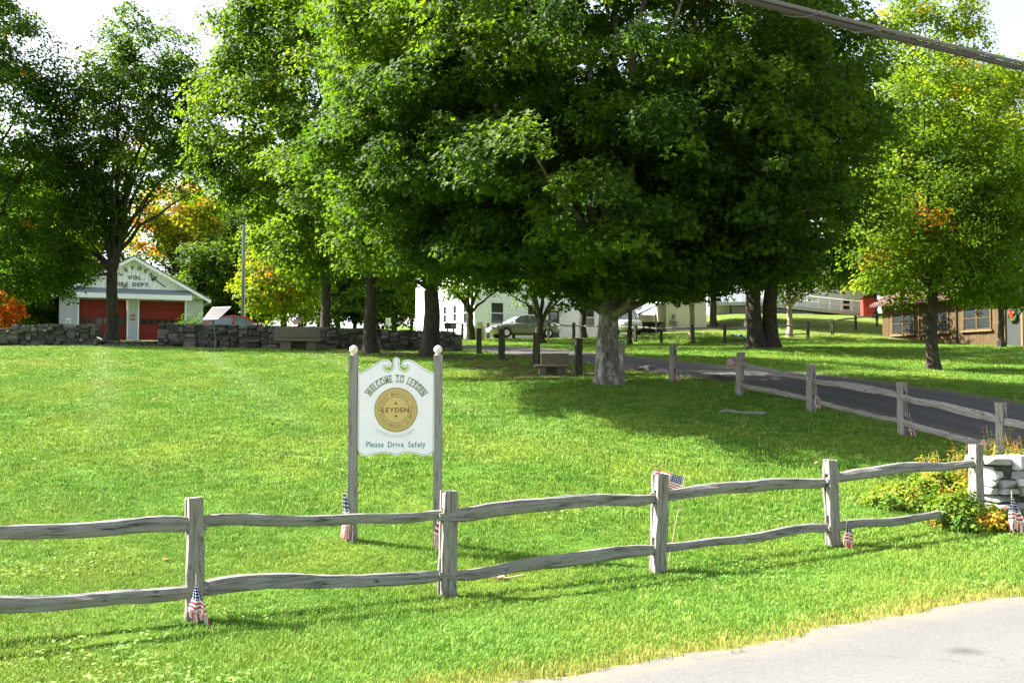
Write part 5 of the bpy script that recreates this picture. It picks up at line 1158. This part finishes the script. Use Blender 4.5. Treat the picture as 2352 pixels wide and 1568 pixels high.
# ------------------------------------------------------------------ grass
def tuft(name, mat, nb, hh, spread, wid, seed):
    rg = random.Random(seed); mb = MB()
    for k in range(nb):
        a = rg.uniform(0, 6.28); r = spread * math.sqrt(rg.random()); x, y = r * math.cos(a), r * math.sin(a); b = rg.uniform(0, 6.28); ln = hh * rg.uniform(.5, 1.15); bend = ln * rg.uniform(.15, .75); w = wid * rg.uniform(.7, 1.2)
        dx, dy = math.cos(b), math.sin(b); sx, sy = -dy * w, dx * w
        mb.add([(x - sx, y - sy, -.02), (x + sx, y + sy, -.02), (x + dx * bend * .35 - sx * .8, y + dy * bend * .35 - sy * .8, ln * .6), (x + dx * bend * .35 + sx * .8, y + dy * bend * .35 + sy * .8, ln * .6), (x + dx * bend, y + dy * bend, ln * .95)], [(0, 1, 3, 2), (2, 3, 4)])
    me = mb.mesh(name); me.materials.append(M[mat]); return bpy.data.objects.new(name, me)
def scatter(name, label, X, Y, dens, tufts, smin, smax, mat, seed):
    Z = H(X, Y); keepq = (dens[:-1, :-1] + dens[1:, 1:] + dens[:-1, 1:] + dens[1:, :-1]) > 0
    ii = np.arange(X.size).reshape(X.shape); f = np.stack([ii[:-1, :-1], ii[:-1, 1:], ii[1:, 1:], ii[1:, :-1]], -1)[keepq]
    me = np_mesh(name, np.stack([X, Y, Z + .005], -1).reshape(-1, 3), f, {'dens': ('POINT', dens.ravel())}); o = link(name, me, None, kind='stuff', label=label)
    col = bpy.data.collections.new(name + '_kinds'); [col.objects.link(t) for t in tufts]
    ng = bpy.data.node_groups.new(name, 'GeometryNodeTree'); ng.interface.new_socket('Geometry', in_out='INPUT', socket_type='NodeSocketGeometry'); ng.interface.new_socket('Geometry', in_out='OUTPUT', socket_type='NodeSocketGeometry')
    N = ng.nodes; L = ng.links; gi, go = N.new('NodeGroupInput'), N.new('NodeGroupOutput'); dp = N.new('GeometryNodeDistributePointsOnFaces'); dp.inputs['Seed'].default_value = seed
    na = N.new('GeometryNodeInputNamedAttribute'); na.data_type = 'FLOAT'; na.inputs['Name'].default_value = 'dens'; L.new(na.outputs['Attribute'], dp.inputs['Density'])
    ci = N.new('GeometryNodeCollectionInfo'); ci.inputs['Collection'].default_value = col; ci.inputs['Separate Children'].default_value = True; ci.inputs['Reset Children'].default_value = True
    ip = N.new('GeometryNodeInstanceOnPoints'); ip.inputs['Pick Instance'].default_value = True
    rr = N.new('FunctionNodeRandomValue'); rr.data_type = 'FLOAT_VECTOR'; rr.inputs[0].default_value = (-.15, -.15, 0); rr.inputs[1].default_value = (.15, .15, 6.283)
    rs2 = N.new('FunctionNodeRandomValue'); rs2.data_type = 'FLOAT'; rs2.inputs[2].default_value = smin; rs2.inputs[3].default_value = smax
    L.new(gi.outputs[0], dp.inputs[0]); L.new(dp.outputs['Points'], ip.inputs['Points']); L.new(ci.outputs[0], ip.inputs['Instance']); L.new(rr.outputs[0], ip.inputs['Rotation']); L.new(rs2.outputs[1], ip.inputs['Scale']); L.new(ip.outputs[0], go.inputs[0])
    md = o.modifiers.new('grass', 'NODES'); md.node_group = ng; return o
def grid(x0, x1, y0, y1, st): return np.meshgrid(np.arange(x0, x1, st), np.arange(y0, y1, st))
def wedge(X, Y, m=1.5): return np.abs(X) < .56 * Y + m
near = [tuft('near_tuft', 'blade', 14, .040, .07, .0030, k) for k in range(4)]
far_ = [tuft('far_tuft', 'blade', 20, .042, .17, .0065, k + 10) for k in range(4)]
dryt = [tuft('dry_tuft', 'dryblade', 12, .055, .07, .0032, k + 20) for k in range(4)]
X, Y = grid(-11, 13, 4.5, 17, .25); rs, dd, dry, dirt_shade, stripe = masks(X, Y)
ok = wedge(X, Y) & (dd > DRW + .05); dn_ = ok * smooth(.15, .5, rs) * (330 * (1 - smooth(11, 17, Y)) + 60) * (1 - .9 * dirt_shade)
scatter('grass', 'bright green mown grass blades on the lower lawn and verge', X, Y, dn_, near, .6, 1.3, 'blade', 1)
X, Y = grid(-27, 30, 12, 64, .5); rs, dd, dry, dirt_shade, stripe = masks(X, Y)
dn_ = (wedge(X, Y, 2) & (dd > DRW + .1)) * smooth(11, 17, Y) * (70 * (1 - smooth(20, 46, Y)) + 16) * (1 - .95 * dirt_shade) * (1 - .5 * dry)
scatter('grass', 'mown grass on the upper lawn and the shaded slope', X, Y, dn_, far_, .7, 1.3, 'blade', 2)
M['clover'] = m_blade('clover_leaf', [(0, (.07, .17, .03)), (.5, (.13, .26, .05)), (1, (.26, .34, .09))], (.19, .27, .05))
M['litter'] = m_stone('fallen_leaf', [(.2, (.20, .10, .03)), (.5, (.34, .20, .06)), (.8, (.42, .30, .12))])
def patch(name, mat, n_, spread, sz, z0, seed, tilt=.35):
    rg = random.Random(seed); mb = MB()
    for k in range(n_):
        a = rg.uniform(0, 6.28); r = spread * math.sqrt(rg.random()); c = np.array([r * math.cos(a), r * math.sin(a), rg.uniform(*z0)]); b = rg.uniform(0, 6.28); u = np.array([math.cos(b), math.sin(b), rg.uniform(-tilt, tilt)]) * sz; v = np.array([-math.sin(b), math.cos(b), rg.uniform(-tilt, tilt)]) * sz * .8
        mb.add([c - u, c - v * .8 - u * .2, c + u, c + v - u * .2], [(0, 1, 2, 3)])
    me = mb.mesh(name); me.materials.append(M[mat]); return bpy.data.objects.new(name, me)
X, Y = grid(-11, 13, 5, 26, .25); rs, dd, dry, dirt_shade, stripe = masks(X, Y)
pm = smooth(.62, .85, wob(X * 1.1 + 3, Y * .9)) * smooth(.3, .6, wob(X * .35, Y * .3 + 2))
scatter('clover', 'clover patches mixed into the mown lawn', X, Y, wedge(X, Y) * (rs > .5) * (dd > DRW + .3) * pm * 26, [patch('clover_kind', 'clover', 9, .09, .016, (.02, .055), k) for k in range(3)], .7, 1.4, 'clover', 7)
X, Y = grid(-27, 24, 5, 46, .5); rs, dd, dry, dirt_shade, stripe = masks(X, Y)
scatter('fallen_leaves', 'scattered fallen leaves on the lawn', X, Y, wedge(X, Y) * (rs > .1) * (dd > DRW - .6) * (.22 + .5 * smooth(22, 34, Y)), [patch('leaf_kind', 'litter', 1, .01, .045, (.03, .06), k + 5, .6) for k in range(3)], .6, 1.2, 'litter', 8)
X, Y = grid(-11, 14, 4.0, 15, .12); rs, dd, dry, dirt_shade, stripe = masks(X, Y)
dn_ = wedge(X, Y, 2) * ((rs > -.02) * (1 - smooth(.15, .7, rs)) * 150)
scatter('dry_grass', 'yellowed dry grass fringe along the road edge', X, Y, dn_, dryt, .6, 1.2, 'dryblade', 3)
